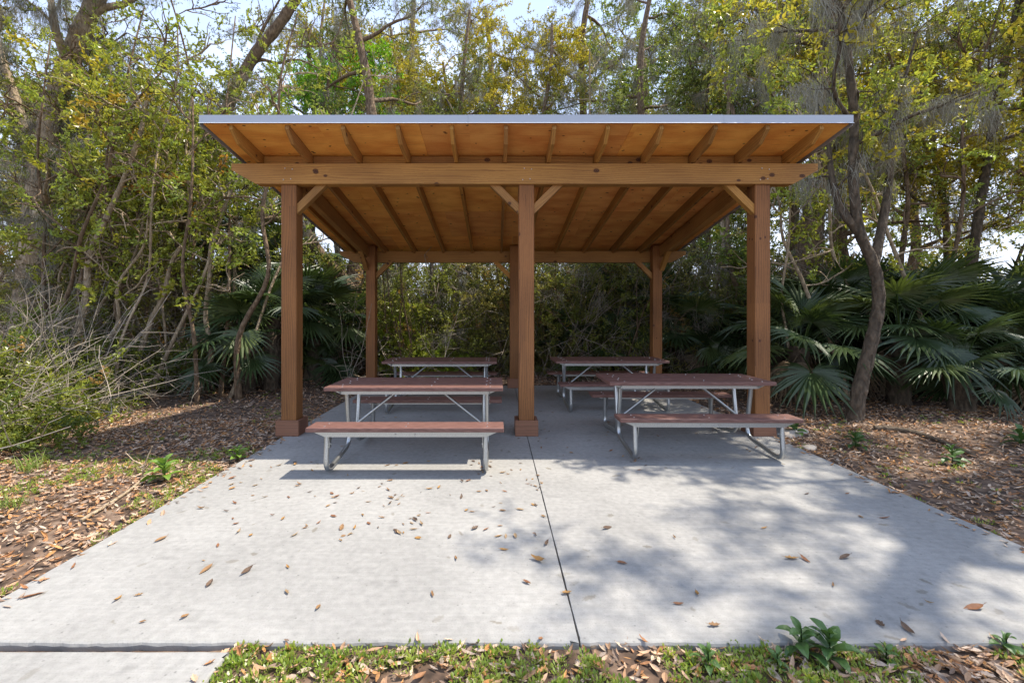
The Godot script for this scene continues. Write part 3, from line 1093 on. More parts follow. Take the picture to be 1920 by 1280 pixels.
func make_table(label: String, at: Vector3, turn: float) -> Node3D:
	var t := thing("picnic_table", label, "picnic table", at, turn, "picnic tables under the shelter")
	var L := 1.83
	var bolt := bolt_mesh()
	for k in 3:
		var z := (k - 1) * 0.241
		var b := MB.new()
		b.box(Vector3(L, 0.040, 0.235), 0.005)
		var p := put("tabletop_plank", b.done(), M.plank, t, Vector3(0, 0.74, z))
		for x in [-0.76, 0.76]:
			for dz in [-0.06, 0.07]: put("bolt", bolt, M.bolt, p, Vector3(x + dz * 0.3, 0.0205, dz))
		put("bolt", bolt, M.bolt, p, Vector3(0.17, 0.0205, 0.0))
	for s in [-1.0, 1.0]:
		var b := MB.new()
		b.box(Vector3(L, 0.040, 0.242), 0.005)
		var seat := put("seat", b.done(), M.plank, t, Vector3(0, 0.437, s * 0.666))
		for x in [-0.76, 0.0, 0.76]:
			for dz in [-0.05, 0.06]: put("bolt", bolt, M.bolt, seat, Vector3(x, 0.0205, dz))
		# long angle under the seat, ends cut back
		var rail := MB.new()
		rail.prism([Vector2(-0.87, 0), Vector2(0.87, 0), Vector2(0.75, -0.052), Vector2(-0.75, -0.052)], 0.005)
		rail.box(Vector3(1.70, 0.004, 0.05), 0.001, Vector3(0, -0.0025, -s * 0.026))
		var rl := put("seat_rail", rail.done(), M.galv, t, Vector3(0, 0.4165, s * 0.745))
		for x in [-0.09, 0.09]:
			var bo := put("bolt", bolt, M.bolt, rl, Vector3(x, -0.028, s * 0.003))
			bo.rotation.x = s * PI / 2
		# long angle under the table edge
		var tr := MB.new()
		tr.prism([Vector2(-0.87, 0), Vector2(0.87, 0), Vector2(0.76, -0.046), Vector2(-0.76, -0.046)], 0.005)
		tr.box(Vector3(1.70, 0.004, 0.05), 0.001, Vector3(0, -0.0025, -s * 0.026))
		put("top_rail", tr.done(), M.galv, t, Vector3(0, 0.7195, s * 0.262))
	for e in [-1.0, 1.0]:
		var x: float = e * 0.745
		# cross arm under the top boards
		var arm := MB.new()
		arm.prism([Vector2(-0.33, 0), Vector2(0.33, 0), Vector2(0.26, -0.045), Vector2(-0.26, -0.045)], 0.006)
		put("cross_arm", arm.done(), M.galv, t, Vector3(x + e * 0.03, 0.7165, 0), Vector3(0, PI / 2, 0))
		for s in [-1.0, 1.0]:
			# bent pipe: seat post, ground runner, upright to the top
			var off: float = e * (0.0 if s > 0 else 0.034)
			var raw := [Vector3(x - off, 0.413, s * 0.70), Vector3(x - off, 0.024, s * 0.735), Vector3(x - off, 0.024, s * 0.06), Vector3(x - off, 0.715, s * 0.17)]
			# the runner lifts off the ground towards the middle
			raw[2].y = 0.10
			var pts := arc_path(raw, [0, 0.13, 0.15, 0], 8)
			var b := MB.new()
			b.tube(pts, fill(pts.size(), 0.0235), 12)
			put("pipe_leg", b.done(), M.galv, t)
			# gusset plate beside the seat post
			var g := MB.new()
			g.prism([Vector2(-0.05, 0), Vector2(0.05, 0), Vector2(0.022, -0.165), Vector2(-0.012, -0.165)], 0.005)
			var gp := put("gusset", g.done(), M.galv, t, Vector3(x - off - e * 0.027, 0.4165, s * 0.70), Vector3(0, PI / 2, 0))
			for y in [-0.04, -0.13]:
				var bo := put("bolt", bolt, M.bolt, gp, Vector3(0.005, y, -e * 0.004))
				bo.rotation.x = -e * PI / 2
		# diagonal brace up to the middle of the top
		var d := MB.new()
		var q := [Vector3(e * 0.735, 0.27, 0), Vector3(e * 0.70, 0.295, 0), Vector3(e * 0.20, 0.695, 0), Vector3(e * 0.15, 0.715, 0)]
		d.tube(q, [0.012, 0.014, 0.014, 0.012], 8)
		put("diagonal_brace", d.done(), M.galv, t)
	var mid := MB.new()
	mid.box(Vector3(0.05, 0.004, 0.66), 0.001, Vector3(0.17, 0, 0))
	mid.box(Vector3(0.05, 0.004, 0.66), 0.001, Vector3(-0.17, 0, 0))
	put("brace_strap", mid.done(), M.galv, t, Vector3(0, 0.7165, 0))
	return t

func build_tables() -> void:
	make_table("brown picnic table with sunlit front plank before the left corner post and middle post", Vector3(-0.843, 0, -4.81), 0.0)
	make_table("brown picnic table with dappled bench beside the corner post by the curved tree", Vector3(2.17, 0, -5.16), -0.01)
	make_table("shaded brown picnic table at the back, near the post beside the leaning oak", Vector3(-0.90, 0, -7.27), 0.0)
	make_table("shaded brown picnic table at the back, near the post beside the palms", Vector3(1.87, 0, -7.36), 0.015)

# ------------------------------------------------------------ trees
func line(pts: Array, z: float, dz := 0.0) -> Array:
	var o := []
	for k in pts.size(): o.append(wpt(pts[k][0], pts[k][1], z + dz * k))
	o[0].y = ground_y(o[0].x, o[0].z)
	return o

func limbline(pts: Array, z: float, dz := 0.0) -> Array:
	var o := []
	for k in pts.size(): o.append(wpt(pts[k][0], pts[k][1], z + dz * k))
	return o

const OAK := Color(0.10, 0.12, 0.045)
const OAK2 := Color(0.28, 0.265, 0.11)
const GREEN := Color(0.09, 0.135, 0.04)
const GREEN2 := Color(0.22, 0.29, 0.075)
const YELLOW := Color(0.25, 0.25, 0.04)
const YELLOW2 := Color(0.40, 0.34, 0.055)
const BRIGHT := Color(0.13, 0.30, 0.02)
const BRIGHT2 := Color(0.25, 0.45, 0.05)

func build_trees() -> void:
	tree("mossy_tree", "tall leaning tree wrapped in grey moss at the edge of the litter", "", line([[45, 715], [52, 600], [62, 475], [80, 300], [117, 150], [178, 0], [230, -130], [260, -260]], 9.0), 0.27, 0.11, {"seed": 11, "limbs": 9, "len": 3.0, "sprays": 750, "from": 0.3, "moss": 9, "trunk_moss": 330, "bark": "palebark", "col": OAK, "col2": GREEN2, "dry": 0.06})
	tree("mossy_tree", "stout short-crowned trunk standing close behind the leaning mossy tree", "", line([[90, 690], [86, 600], [92, 520], [72, 430], [60, 300], [20, 160], [-30, 20]], 9.5), 0.17, 0.06, {"seed": 12, "limbs": 6, "len": 2.6, "sprays": 400, "moss": 7, "trunk_moss": 90, "bark": "palebark", "col": OAK, "col2": OAK2})
	tree("sapling", "pale bare-stemmed sapling leaning out of the bushes beside the litter", "", line([[120, 720], [142, 640], [160, 560], [168, 480], [196, 415], [236, 325], [265, 240], [280, 150]], 7.8), 0.068, 0.03, {"seed": 13, "bark": "palebark", "limbs": 5, "len": 1.3, "sprays": 260, "from": 0.7, "col": GREEN2, "col2": YELLOW2, "dry": 0.08, "spray": 1})
	tree("sapling", "thin crooked sapling with a kinked grey stem in the left thicket", "", line([[235, 715], [275, 620], [305, 555], [322, 490], [352, 440], [356, 380], [348, 285], [360, 180]], 8.2), 0.045, 0.02, {"seed": 14, "bark": "palebark", "limbs": 6, "len": 1.2, "sprays": 300, "from": 0.55, "col": GREEN2, "col2": YELLOW, "dry": 0.08, "spray": 1})
	tree("leaning_tree", "bare smooth trunk leaning over the metal roof edge against open sky", "", line([[300, 650], [330, 520], [362, 370], [402, 255], [468, 118], [520, 50], [560, -10], [610, -90]], 10.5), 0.17, 0.10, {"seed": 15, "limbs": 3, "len": 1.8, "sprays": 160, "from": 0.85, "col": GREEN, "col2": GREEN2, "limb_r": 0.05, "limb_paths": [limbline([[466, 122], [490, 112], [520, 118], [560, 112], [600, 130]], 10.5, 0.1), limbline([[478, 100], [490, 60], [512, 20], [535, -20]], 10.5, 0.05)]})
	tree("leaning_oak", "rough-barked oak with a thick limb bent over the palms behind the shelter", "", line([[655, 660], [656, 580], [668, 500], [684, 420], [700, 300], [690, 160], [660, 20], [620, -130]], 11.2), 0.28, 0.05, {"seed": 16, "limbs": 8, "len": 3.2, "sprays": 800, "from": 0.45, "moss": 4, "col": OAK, "col2": GREEN2, "limb_r": 0.20, "limb_paths": [limbline([[655, 545], [632, 512], [600, 478], [582, 448], [562, 420], [520, 410], [450, 412], [395, 385], [350, 340]], 11.0, -0.12)]})
	tree("curved_tree", "slim dark tree with S-curved trunk rising from litter beside the slab", "", line([[1598, 800], [1612, 730], [1632, 650], [1648, 570], [1640, 500], [1612, 432], [1600, 330], [1602, 230], [1592, 120], [1572, 0], [1560, -120]], 6.3), 0.092, 0.045, {"seed": 17, "bark": "darkbark", "limbs": 7, "len": 2.0, "sprays": 600, "from": 0.65, "col": GREEN2, "col2": YELLOW2, "moss": 4, "spray": 1, "limb_r": 0.07, "limb_paths": [limbline([[1614, 438], [1578, 392], [1560, 330], [1552, 260], [1530, 180]], 6.3, 0.08), limbline([[1640, 490], [1662, 380], [1672, 290], [1690, 180], [1720, 60]], 6.5, 0.1)]})
	tree("mossy_tree", "straight thick trunk with hanging moss behind the corner post and palms", "", line([[1490, 690], [1500, 600], [1512, 500], [1535, 330], [1553, 150], [1560, 0], [1560, -140]], 9.6), 0.27, 0.17, {"seed": 18, "limbs": 9, "len": 3.4, "sprays": 1100, "from": 0.45, "moss": 7, "trunk_moss": 160, "col": GREEN2, "col2": YELLOW2})
	tree("slender_tree", "slender leaning trunk against open sky above the far palms", "", line([[1800, 690], [1815, 560], [1832, 430], [1852, 300], [1884, 130], [1912, 0], [1940, -120]], 8.8), 0.095, 0.05, {"seed": 19, "bark": "darkbark", "limbs": 9, "len": 2.2, "sprays": 800, "from": 0.5, "moss": 2, "col": GREEN2, "col2": YELLOW2, "spray": 1})
	# generic trees of the wood: [pixel x, depth, height, trunk radius, kind]
	var kinds := {
		"oak": ["moss-hung live oak standing %s", "live oaks", {"col": OAK, "col2": OAK2, "moss": 11, "limbs": 10, "len": 4.2, "sprays": 1250, "from": 0.3}],
		"green": ["dark green leafy tree standing %s", "green trees", {"col": Color(0.07, 0.11, 0.035), "col2": GREEN2, "limbs": 10, "len": 3.4, "sprays": 1500, "from": 0.28, "moss": 1.5, "spray": 1}],
		"yellow": ["tree with yellow-green new leaves %s", "yellow-green trees", {"col": YELLOW, "col2": YELLOW2, "limbs": 9, "len": 3.0, "sprays": 1100, "thin": 0.68, "from": 0.35, "moss": 2, "spray": 1}],
		"bright": ["young tree with vivid fresh green leaves above the shelter roof", "", {"col": BRIGHT, "col2": BRIGHT2, "limbs": 8, "len": 2.2, "sprays": 520, "thin": 1.0, "from": 0.62, "spray": 1}],
		"light": ["loose-crowned tree with light olive leaves %s", "olive trees", {"col": GREEN2, "col2": Color(0.38, 0.34, 0.12), "limbs": 9, "len": 3.0, "sprays": 1100, "thin": 0.5, "from": 0.28, "moss": 5}],
		"pole": ["thin pole-like tree standing %s", "pole-thin trees", {"col": OAK, "col2": GREEN2, "limbs": 6, "len": 1.8, "sprays": 420, "from": 0.5, "moss": 2}],
	}
	var list := [[-60, 12.5, 10, 0.22, "oak"], [150, 14.0, 9.5, 0.2, "light"], [235, 11.5, 7.5, 0.13, "light"], [320, 16.0, 8.0, 0.18, "oak"], [470, 17.5, 8.6, 0.18, "oak"], [590, 15.0, 11.8, 0.16, "oak"], [640, 12.8, 9.4, 0.1, "bright"],
		[745, 19.0, 15.0, 0.26, "oak"], [835, 13.5, 11.0, 0.13, "yellow"], [905, 16.5, 11.0, 0.14, "yellow"], [980, 21.0, 16.0, 0.28, "oak"], [1075, 17.0, 13.5, 0.24, "oak"], [1165, 13.2, 11.5, 0.18, "oak"], [1250, 18.5, 14.5, 0.24, "green"], [1330, 12.4, 10.5, 0.12, "green"],
		[1420, 15.5, 12.5, 0.2, "oak"], [1490, 12.2, 10.5, 0.14, "yellow"], [1625, 12.0, 10.0, 0.16, "yellow"], [1700, 16.0, 11.5, 0.2, "oak"], [1800, 10.5, 8.6, 0.1, "yellow"], [1990, 9.5, 9.5, 0.15, "yellow"], [2080, 13.0, 10.0, 0.2, "oak"],
		[270, 20.0, 9.0, 0.2, "green"], [60, 18.0, 11.0, 0.2, "green"], [690, 24.0, 15.0, 0.25, "green"], [860, 26.0, 16.0, 0.25, "green"], [1130, 25.0, 17.0, 0.25, "green"], [1370, 24.0, 15.0, 0.25, "green"], [1560, 22.0, 13.0, 0.25, "green"],
		[640, 14.2, 12.0, 0.1, "yellow"], [720, 14.5, 11.0, 0.12, "yellow"], [1000, 14.0, 11.0, 0.12, "yellow"], [1345, 11.0, 9.0, 0.085, "pole"], [1275, 12.0, 9.5, 0.08, "pole"], [1395, 10.6, 8.5, 0.075, "pole"], [1100, 12.5, 9.0, 0.06, "pole"], [800, 12.0, 8.0, 0.07, "pole"], [885, 14.0, 9.0, 0.07, "pole"], [420, 10.0, 6.0, 0.06, "pole"], [380, 11.5, 6.5, 0.07, "pole"], [1710, 9.5, 7.5, 0.06, "pole"], [1660, 10.5, 9.0, 0.07, "pole"], [205, 10.0, 6.5, 0.06, "pole"]]
	var sd := 100
	for e in list:
		sd += 1
		var r := RandomNumberGenerator.new()
		r.seed = sd
		var base := wpt(e[0], 590, e[1])
		base.y = ground_y(base.x, base.z)
		var pts := [base]
		var h: float = e[2]
		var lean := Vector3(r.randfn(0, 0.07), 0, r.randfn(0, 0.05))
		for q in 6: pts.append(base + Vector3(0, h * (q + 1) / 6.0, 0) + lean * h * (q + 1) / 6.0 + Vector3(r.randfn(0, 0.14), 0, r.randfn(0, 0.14)))
		var k: Array = kinds[e[4]]
		var opt: Dictionary = k[2].duplicate()
		opt.seed = sd
		if e[1] > 17.0:
			opt.scale = 1.5
			opt.sprays = int(opt.sprays * 0.85)
		if e[4] == "pole": opt.bark = ["bark", "palebark", "darkbark"][sd % 3]
		var where := "deep in the wood" if e[1] > 17.0 else ("beyond the leaf litter" if e[0] < 440 else ("behind the shelter" if e[0] < 1450 else "beyond the palms beside the slab"))
		var label: String = k[0] % where if k[0].contains("%s") else k[0]
		var grp: String = (k[1] + " " + where) if k[1] else ""
		tree({"oak": "live_oak", "green": "broadleaf_tree", "yellow": "spring_tree", "light": "olive_tree", "bright": "young_tree", "pole": "pole_tree"}[e[4]], label, grp, pts, e[3], e[3] * 0.35, opt)
	for k in 35:
		sd += 1
		var r := RandomNumberGenerator.new()
		r.seed = sd
		var base := wpt(lerpf(-20, 450, (k + r.randf()) / 26.0) if k < 26 else lerpf(1460, 1900, (k - 26 + r.randf()) / 9.0), 590, r.randf_range(7.6, 10.0))
		base.y = ground_y(base.x, base.z)
		var pts := [base]
		var h := r.randf_range(3.5, 8.0)
		var lean := Vector3(r.randfn(0.05, 0.22), 0, r.randfn(0, 0.1))
		for q in 6: pts.append(base + (Vector3.UP + lean) * h * (q + 1) / 6.0 + Vector3(r.randfn(0, 0.1), 0, r.randfn(0, 0.1)))
		tree("thin_sapling", "thin pale crooked sapling in the thicket beyond the leaf litter" if k < 26 else "thin crooked sapling rising among the palms beside the slab", "thin saplings beyond the litter" if k < 26 else "thin saplings among the palms", pts, r.randf_range(0.022, 0.055), 0.011, {"seed": sd, "bark": ["palebark", "bark"][sd % 2], "limbs": 6, "len": 1.1, "sprays": 105, "from": 0.4, "col": GREEN2, "col2": YELLOW, "spray": 1})
	# the oak beside the slab, outside the frame, that throws the dappled shade
	tree("spreading_oak", "large oak spreading its boughs over the right side of the slab", "", [Vector3(11.7, -0.02, -7.6), Vector3(11.4, 2.4, -7.2), Vector3(10.7, 4.8, -6.4), Vector3(9.7, 7.0, -5.4), Vector3(8.7, 8.6, -4.5), Vector3(7.9, 9.8, -3.7), Vector3(7.3, 10.8, -3.0)], 0.34, 0.10, {"seed": 79, "limbs": 11, "len": 3.9, "thin": 1.0, "clump": 0.75, "sprays": 1650, "from": 0.55, "up0": -0.1, "up1": 0.5, "moss": 1, "subs": 5, "col": OAK, "col2": GREEN2})

# ------------------------------------------------------------ shrubs and palms
func build_understorey() -> void:
	var r := RandomNumberGenerator.new()
	r.seed = 321
	var sd := 500
	# behind the shelter
	for k in 30:
		sd += 1
		var px := lerpf(560, 1480, (k + r.randf()) / 30.0)
		var z := r.randf_range(10.3, 13.5)
		var p := wpt(px, 590, z)
		p.y = ground_y(p.x, p.z)
		var dark := r.randf() < 0.6
		shrub("tangled dark-leaved shrub in the thicket behind the shelter" if dark else "tangled lighter green shrub in the thicket behind the shelter", "dark thicket shrubs behind the shelter" if dark else "lighter thicket shrubs behind the shelter", p, r.randf_range(1.6, 4.2), r.randf_range(1.2, 2.0), 430, {"seed": sd, "stems": 7, "col": Color(0.075, 0.10, 0.04) if dark else Color(0.12, 0.15, 0.045), "col2": OAK2 if dark else Color(0.26, 0.30, 0.09), "bare": 26, "moss": 10, "spray": r.randi() % 2})
	# second row closing the view deeper in the wood
	for k in 26:
		sd += 1
		var px := lerpf(-150, 1700, (k + r.randf()) / 26.0)
		var z := r.randf_range(15.0, 22.0)
		var p := wpt(px, 590, z)
		p.y = ground_y(p.x, p.z)
		shrub("tall mossy shrub deep in the wood", "deep wood shrubs", p, r.randf_range(3.0, 6.0), 2.8, 420, {"seed": sd, "stems": 6, "col": OAK, "col2": OAK2, "bare": 14, "moss": 12, "spray": 3, "scale": 1.0})
	# left thicket
	for k in 15:
		sd += 1
		var px := lerpf(-120, 430, (k + r.randf()) / 15.0)
		var z := r.randf_range(8.6, 12.5)
		var p := wpt(px, 590, z)
		p.y = ground_y(p.x, p.z)
		shrub("twiggy shrub in the thicket beyond the leaf litter", "thicket shrubs beyond the litter", p, r.randf_range(1.6, 3.6), r.randf_range(1.2, 1.9), 190, {"seed": sd, "stems": 8, "bark": "palebark", "col": Color(0.15, 0.17, 0.055), "col2": Color(0.34, 0.33, 0.12), "bare": 34, "moss": 4, "dry": 0.06, "spray": r.randi() % 2})
	for e in [[-30, 4.7, 0.7], [70, 5.6, 0.6], [-75, 5.2, 1.0], [140, 6.5, 0.7], [0, 5.8, 0.9], [-10, 6.6, 1.1], [60, 6.4, 0.9], [110, 7.2, 1.0], [30, 7.4, 1.5], [190, 7.9, 1.2], [-60, 7.2, 1.7], [260, 8.4, 1.1], [330, 8.8, 1.0], [400, 9.3, 0.9], [150, 8.3, 1.6]]:
		sd += 1
		var p := wpt(e[0], 590, e[1])
		p.y = ground_y(p.x, p.z)
		shrub("low light green shrub at the edge of the leaf litter", "low shrubs edging the litter", p, e[2], 0.9, 210, {"seed": sd, "stems": 8, "col": Color(0.09, 0.13, 0.03), "col2": Color(0.27, 0.31, 0.07), "bare": 16, "spray": 1, "scale": 0.75})
	var lime := wpt(750, 590, 10.2)
	lime.y = ground_y(lime.x, lime.z)
	shrub("yellow-green young shrub between the two back tables", "", lime, 1.9, 0.8, 300, {"seed": 900, "stems": 6, "col": Color(0.15, 0.20, 0.03), "col2": Color(0.28, 0.33, 0.06), "spray": 2, "scale": 0.8})
	var lime2 := wpt(835, 590, 10.4)
	lime2.y = ground_y(lime2.x, lime2.z)
	shrub("small light green shrub low behind the back left table", "", lime2, 0.9, 0.8, 160, {"seed": 901, "stems": 6, "col": Color(0.13, 0.2, 0.03), "col2": Color(0.28, 0.34, 0.06), "spray": 2, "scale": 0.75})
	# right thicket
	for k in 16:
		sd += 1
		var px := lerpf(1470, 2000, (k + r.randf()) / 16.0)
		var z := r.randf_range(8.6, 12.5)
		var p := wpt(px, 590, z)
		p.y = ground_y(p.x, p.z)
		shrub("leafy shrub standing among the palms beside the slab", "shrubs among the palms", p, r.randf_range(1.4, 3.0), r.randf_range(1.1, 1.7), 380, {"seed": sd, "stems": 6, "col": Color(0.06, 0.10, 0.03), "col2": Color(0.22, 0.28, 0.05), "bare": 12, "moss": 4, "spray": 1})
	# fan palms: [pixel x, depth, trunk height, fronds, size]
	var g1 := "fan palms beside the curved tree"
	for e in [[1500, 7.6, 0.5, 14, 1.25], [1560, 8.4, 0.9, 13, 1.2], [1690, 7.3, 0.7, 15, 1.3], [1755, 8.2, 0.8, 13, 1.25], [1850, 7.6, 0.6, 13, 1.25], [1935, 7.0, 0.4, 12, 1.2], [1460, 9.4, 0.8, 12, 1.2], [1640, 9.0, 1.1, 12, 1.2], [1900, 9.2, 0.9, 12, 1.3], [1800, 6.6, 0.2, 8, 0.9]]:
		sd += 1
		var p := wpt(e[0], 590, e[1])
		p.y = ground_y(p.x, p.z)
		palm("fan_palm", "dark fan palm in the mass of palms beside the slab", g1, p, e[2] * 1.1 + 0.4, e[3] + 8, e[4] * 0.78, sd, 2)
	for e in [[465, 8.8, 0.9, 15, 0.95], [510, 9.0, 1.5, 16, 0.95], [590, 9.8, 1.3, 15, 1.0], [625, 10.4, 0.8, 13, 1.1], [530, 10.6, 2.6, 13, 1.1], [455, 10.8, 3.2, 12, 1.1], [600, 9.6, 0.1, 9, 0.75], [235, 8.2, 0.1, 7, 0.7]]:
		sd += 1
		var p := wpt(e[0], 590, e[1])
		p.y = ground_y(p.x, p.z)
		palm("fan_palm", "fan palm growing by the leaning oak and the back corner post", "fan palms by the leaning oak", p, e[2], e[3], e[4], sd)
	for e in [[1090, 10.8, 0.6, 12, 1.0], [1165, 11.2, 1.6, 14, 1.1], [1215, 11.0, 1.3, 14, 1.1], [1280, 10.6, 0.9, 13, 1.05], [1340, 10.2, 0.4, 11, 1.0], [1140, 12.4, 2.3, 13, 1.1], [1385, 9.8, 0.3, 10, 0.9]]:
		sd += 1
		var p := wpt(e[0], 590, e[1])
		p.y = ground_y(p.x, p.z)
		palm("fan_palm", "fan palm in the thicket behind the back right table", "fan palms behind the back table", p, e[2], e[3], e[4], sd, 3)
	# far side: bushes and trees across the open ground
	for k in 9:
		sd += 1
		var p := Vector3(lerpf(26, 74, k / 8.0), 0, -r.randf_range(44, 58))
		p.y = ground_y(p.x, p.z)
		tree("far_tree", "distant tree on the far side of the open ground", "distant trees across the open ground", [p, p + Vector3(0.1, 2, 0), p + Vector3(0.2, 4.5, 0)], 0.2, 0.1, {"seed": sd, "limbs": 8, "len": 3.4, "sprays": 260, "subs": 4, "scale": 2.2, "spray": 3, "from": 0.2, "col": Color(0.07, 0.10, 0.04), "col2": OAK2})
	# white house glimpsed between the trunks
	var hs := thing("white_house", "white house glimpsed between the mossy trunks", "house", Vector3(-33, 0, -30), 0.5)
	var wl := MB.new()
	wl.box(Vector3(9, 2.7, 6), 0.02, Vector3(0, 1.35, 0))
	put("wall", wl.done(), M.white, hs)
	var rf := MB.new()
	rf.prism([Vector2(-3.5, 0), Vector2(3.5, 0), Vector2(0, 1.5)], 9.6)
	put("roof", rf.done(), M.roofing, hs, Vector3(0, 2.71, 0), Vector3(0, PI / 2, 0))
	for x in [-2.6, 0.4, 3.0]:
		var wb := MB.new()
		wb.box(Vector3(1.0, 1.2, 0.05), 0.01)
		put("window", wb.done(), M.pane, hs, Vector3(x, 1.5, 3.01))

# ------------------------------------------------------------ leaf litter and weeds
const LITTER := [Color(0.42, 0.25, 0.14), Color(0.50, 0.33, 0.21), Color(0.36, 0.17, 0.07), Color(0.55, 0.42, 0.30), Color(0.24, 0.16, 0.11), Color(0.46, 0.23, 0.08), Color(0.40, 0.31, 0.24)]

func on_concrete(x: float, z: float, m := 0.0) -> bool:
	if x > -2.63 - m and x < 3.43 + m and z < -2.0 + m and z > -9.3 - m: return true
	return x > -3.1 - m and x < -1.19 + m and z > -1.955 - m

func build_litter() -> void:
	var r := RandomNumberGenerator.new()
	r.seed = 808
	var sets := []
	for k in 5: sets.append(Copies.new())
	# [x0, x1, z0, z1, leaves]
	for a in [[-6.5, -2.5, -6.5, -1.7, 17000], [-11.0, -2.6, -12.0, -6.0, 15000], [3.3, 8.0, -7.0, -1.7, 18000], [3.43, 10.0, -12.0, -7.0, 8000], [-2.7, 3.5, -12.5, -9.3, 6500], [-1.25, 3.6, -2.02, -1.45, 2600], [1.2, 3.6, -2.02, -1.45, 1500]]:
		for k in a[4]:
			var x := r.randf_range(a[0], a[1])
			var z := r.randf_range(a[2], a[3])
			var spill := false
			if on_concrete(x, z, -0.01):
				if on_concrete(x, z, -0.16) or r.randf() < 0.8: continue
				spill = true
			if lump.get_noise_2d(x * 120.0, z * 120.0 + 300.0) < -0.18 and r.randf() < 0.4: continue
			var c: Color = LITTER[r.randi() % LITTER.size()] * r.randf_range(0.75, 1.25)
			var b := Basis.from_euler(Vector3(r.randfn(0, 0.3), r.randf() * TAU, r.randfn(0, 0.3))).scaled(Vector3(r.randf_range(0.8, 1.3), 1, 1) * r.randf_range(0.028, 0.07))
			sets[r.randi() % 5].add(b, Vector3(x, 0.004 if spill else ground_y(x, z) + r.randf_range(0.006, 0.022), z), c)
	for k in 5:
		var o := spread("leaf_litter", LEAFMESH[k], M.litter, sets[k], self)
		tag(o, "brown fallen leaves carpeting the ground round the slab", "leaf litter", "leaf litter round the slab", "stuff")
	# low green weeds: dense along the front edge, patches elsewhere
	var sprout := MB.new()
	for k in 9:
		var d := (rdir(r) * Vector3(1, 0.4, 1) + Vector3(0, 0.55, 0)).normalized()
		var s := d.cross(Vector3.UP).normalized()
		var v := r.randf_range(0.75, 1.25)
		sprout.col = Color(v, v, v)
		var st := d * r.randf_range(0.25, 0.6)
		var tip := d * r.randf_range(0.8, 1.0) + Vector3(0, 0.1, 0)
		var m := st.lerp(tip, 0.55)
		sprout.tri(st, m + s * 0.13, tip)
		sprout.tri(st, tip, m - s * 0.13)
		sprout.tri(Vector3.ZERO, st + s * 0.02, st - s * 0.02)
	var sm := sprout.done()
	var w := Copies.new()
	for a in [[-1.2, 3.6, -2.03, -1.45, 4200, 0.02], [-6.5, -2.62, -5.0, -1.7, 5500, 0.06], [3.43, 7.5, -6.5, -1.7, 1500, 0.2], [-11.0, -2.7, -9.0, -5.0, 1600, 0.15]]:
		for k in a[4]:
			var x := r.randf_range(a[0], a[1])
			var z := r.randf_range(a[2], a[3])
			if on_concrete(x, z): continue
			if lump.get_noise_2d(x * 90.0 + 50.0, z * 90.0) < a[5] - 0.1 * r.randf(): continue
			w.add(Basis(Vector3.UP, r.randf() * TAU).scaled(Vector3.ONE * r.randf_range(0.018, 0.05)), Vector3(x, ground_y(x, z) + 0.004, z), Color(0.12, 0.2, 0.03).lerp(Color(0.25, 0.31, 0.07), r.randf()))
	var wo := spread("weeds", sm, M.leaf, w, self)
	tag(wo, "low green weeds creeping between the fallen leaves", "weeds", "", "stuff")

func weed_leaf() -> ArrayMesh:
	var b := MB.new()
	var prev := []
	for q in 7:
		var t := q / 6.0
		var wd := 0.22 * pow(sin(PI * clamp(t * 0.92 + 0.06, 0, 1)), 0.9) * (1.0 + 0.12 * (q % 2))
		if q == 6: wd = 0.004
		var m := Vector3(0, 0.28 * sin(t * 2.0) - 0.18 * t * t, t)
		var row := [m + Vector3(-wd, wd * 0.3, 0), m, m + Vector3(wd, wd * 0.3, 0)]
		if prev:
			b.quad(prev[0], prev[1], row[1], row[0], Vector3.UP)
			b.quad(prev[1], prev[2], row[2], row[1], Vector3.UP)
		prev = row
	return b.done()

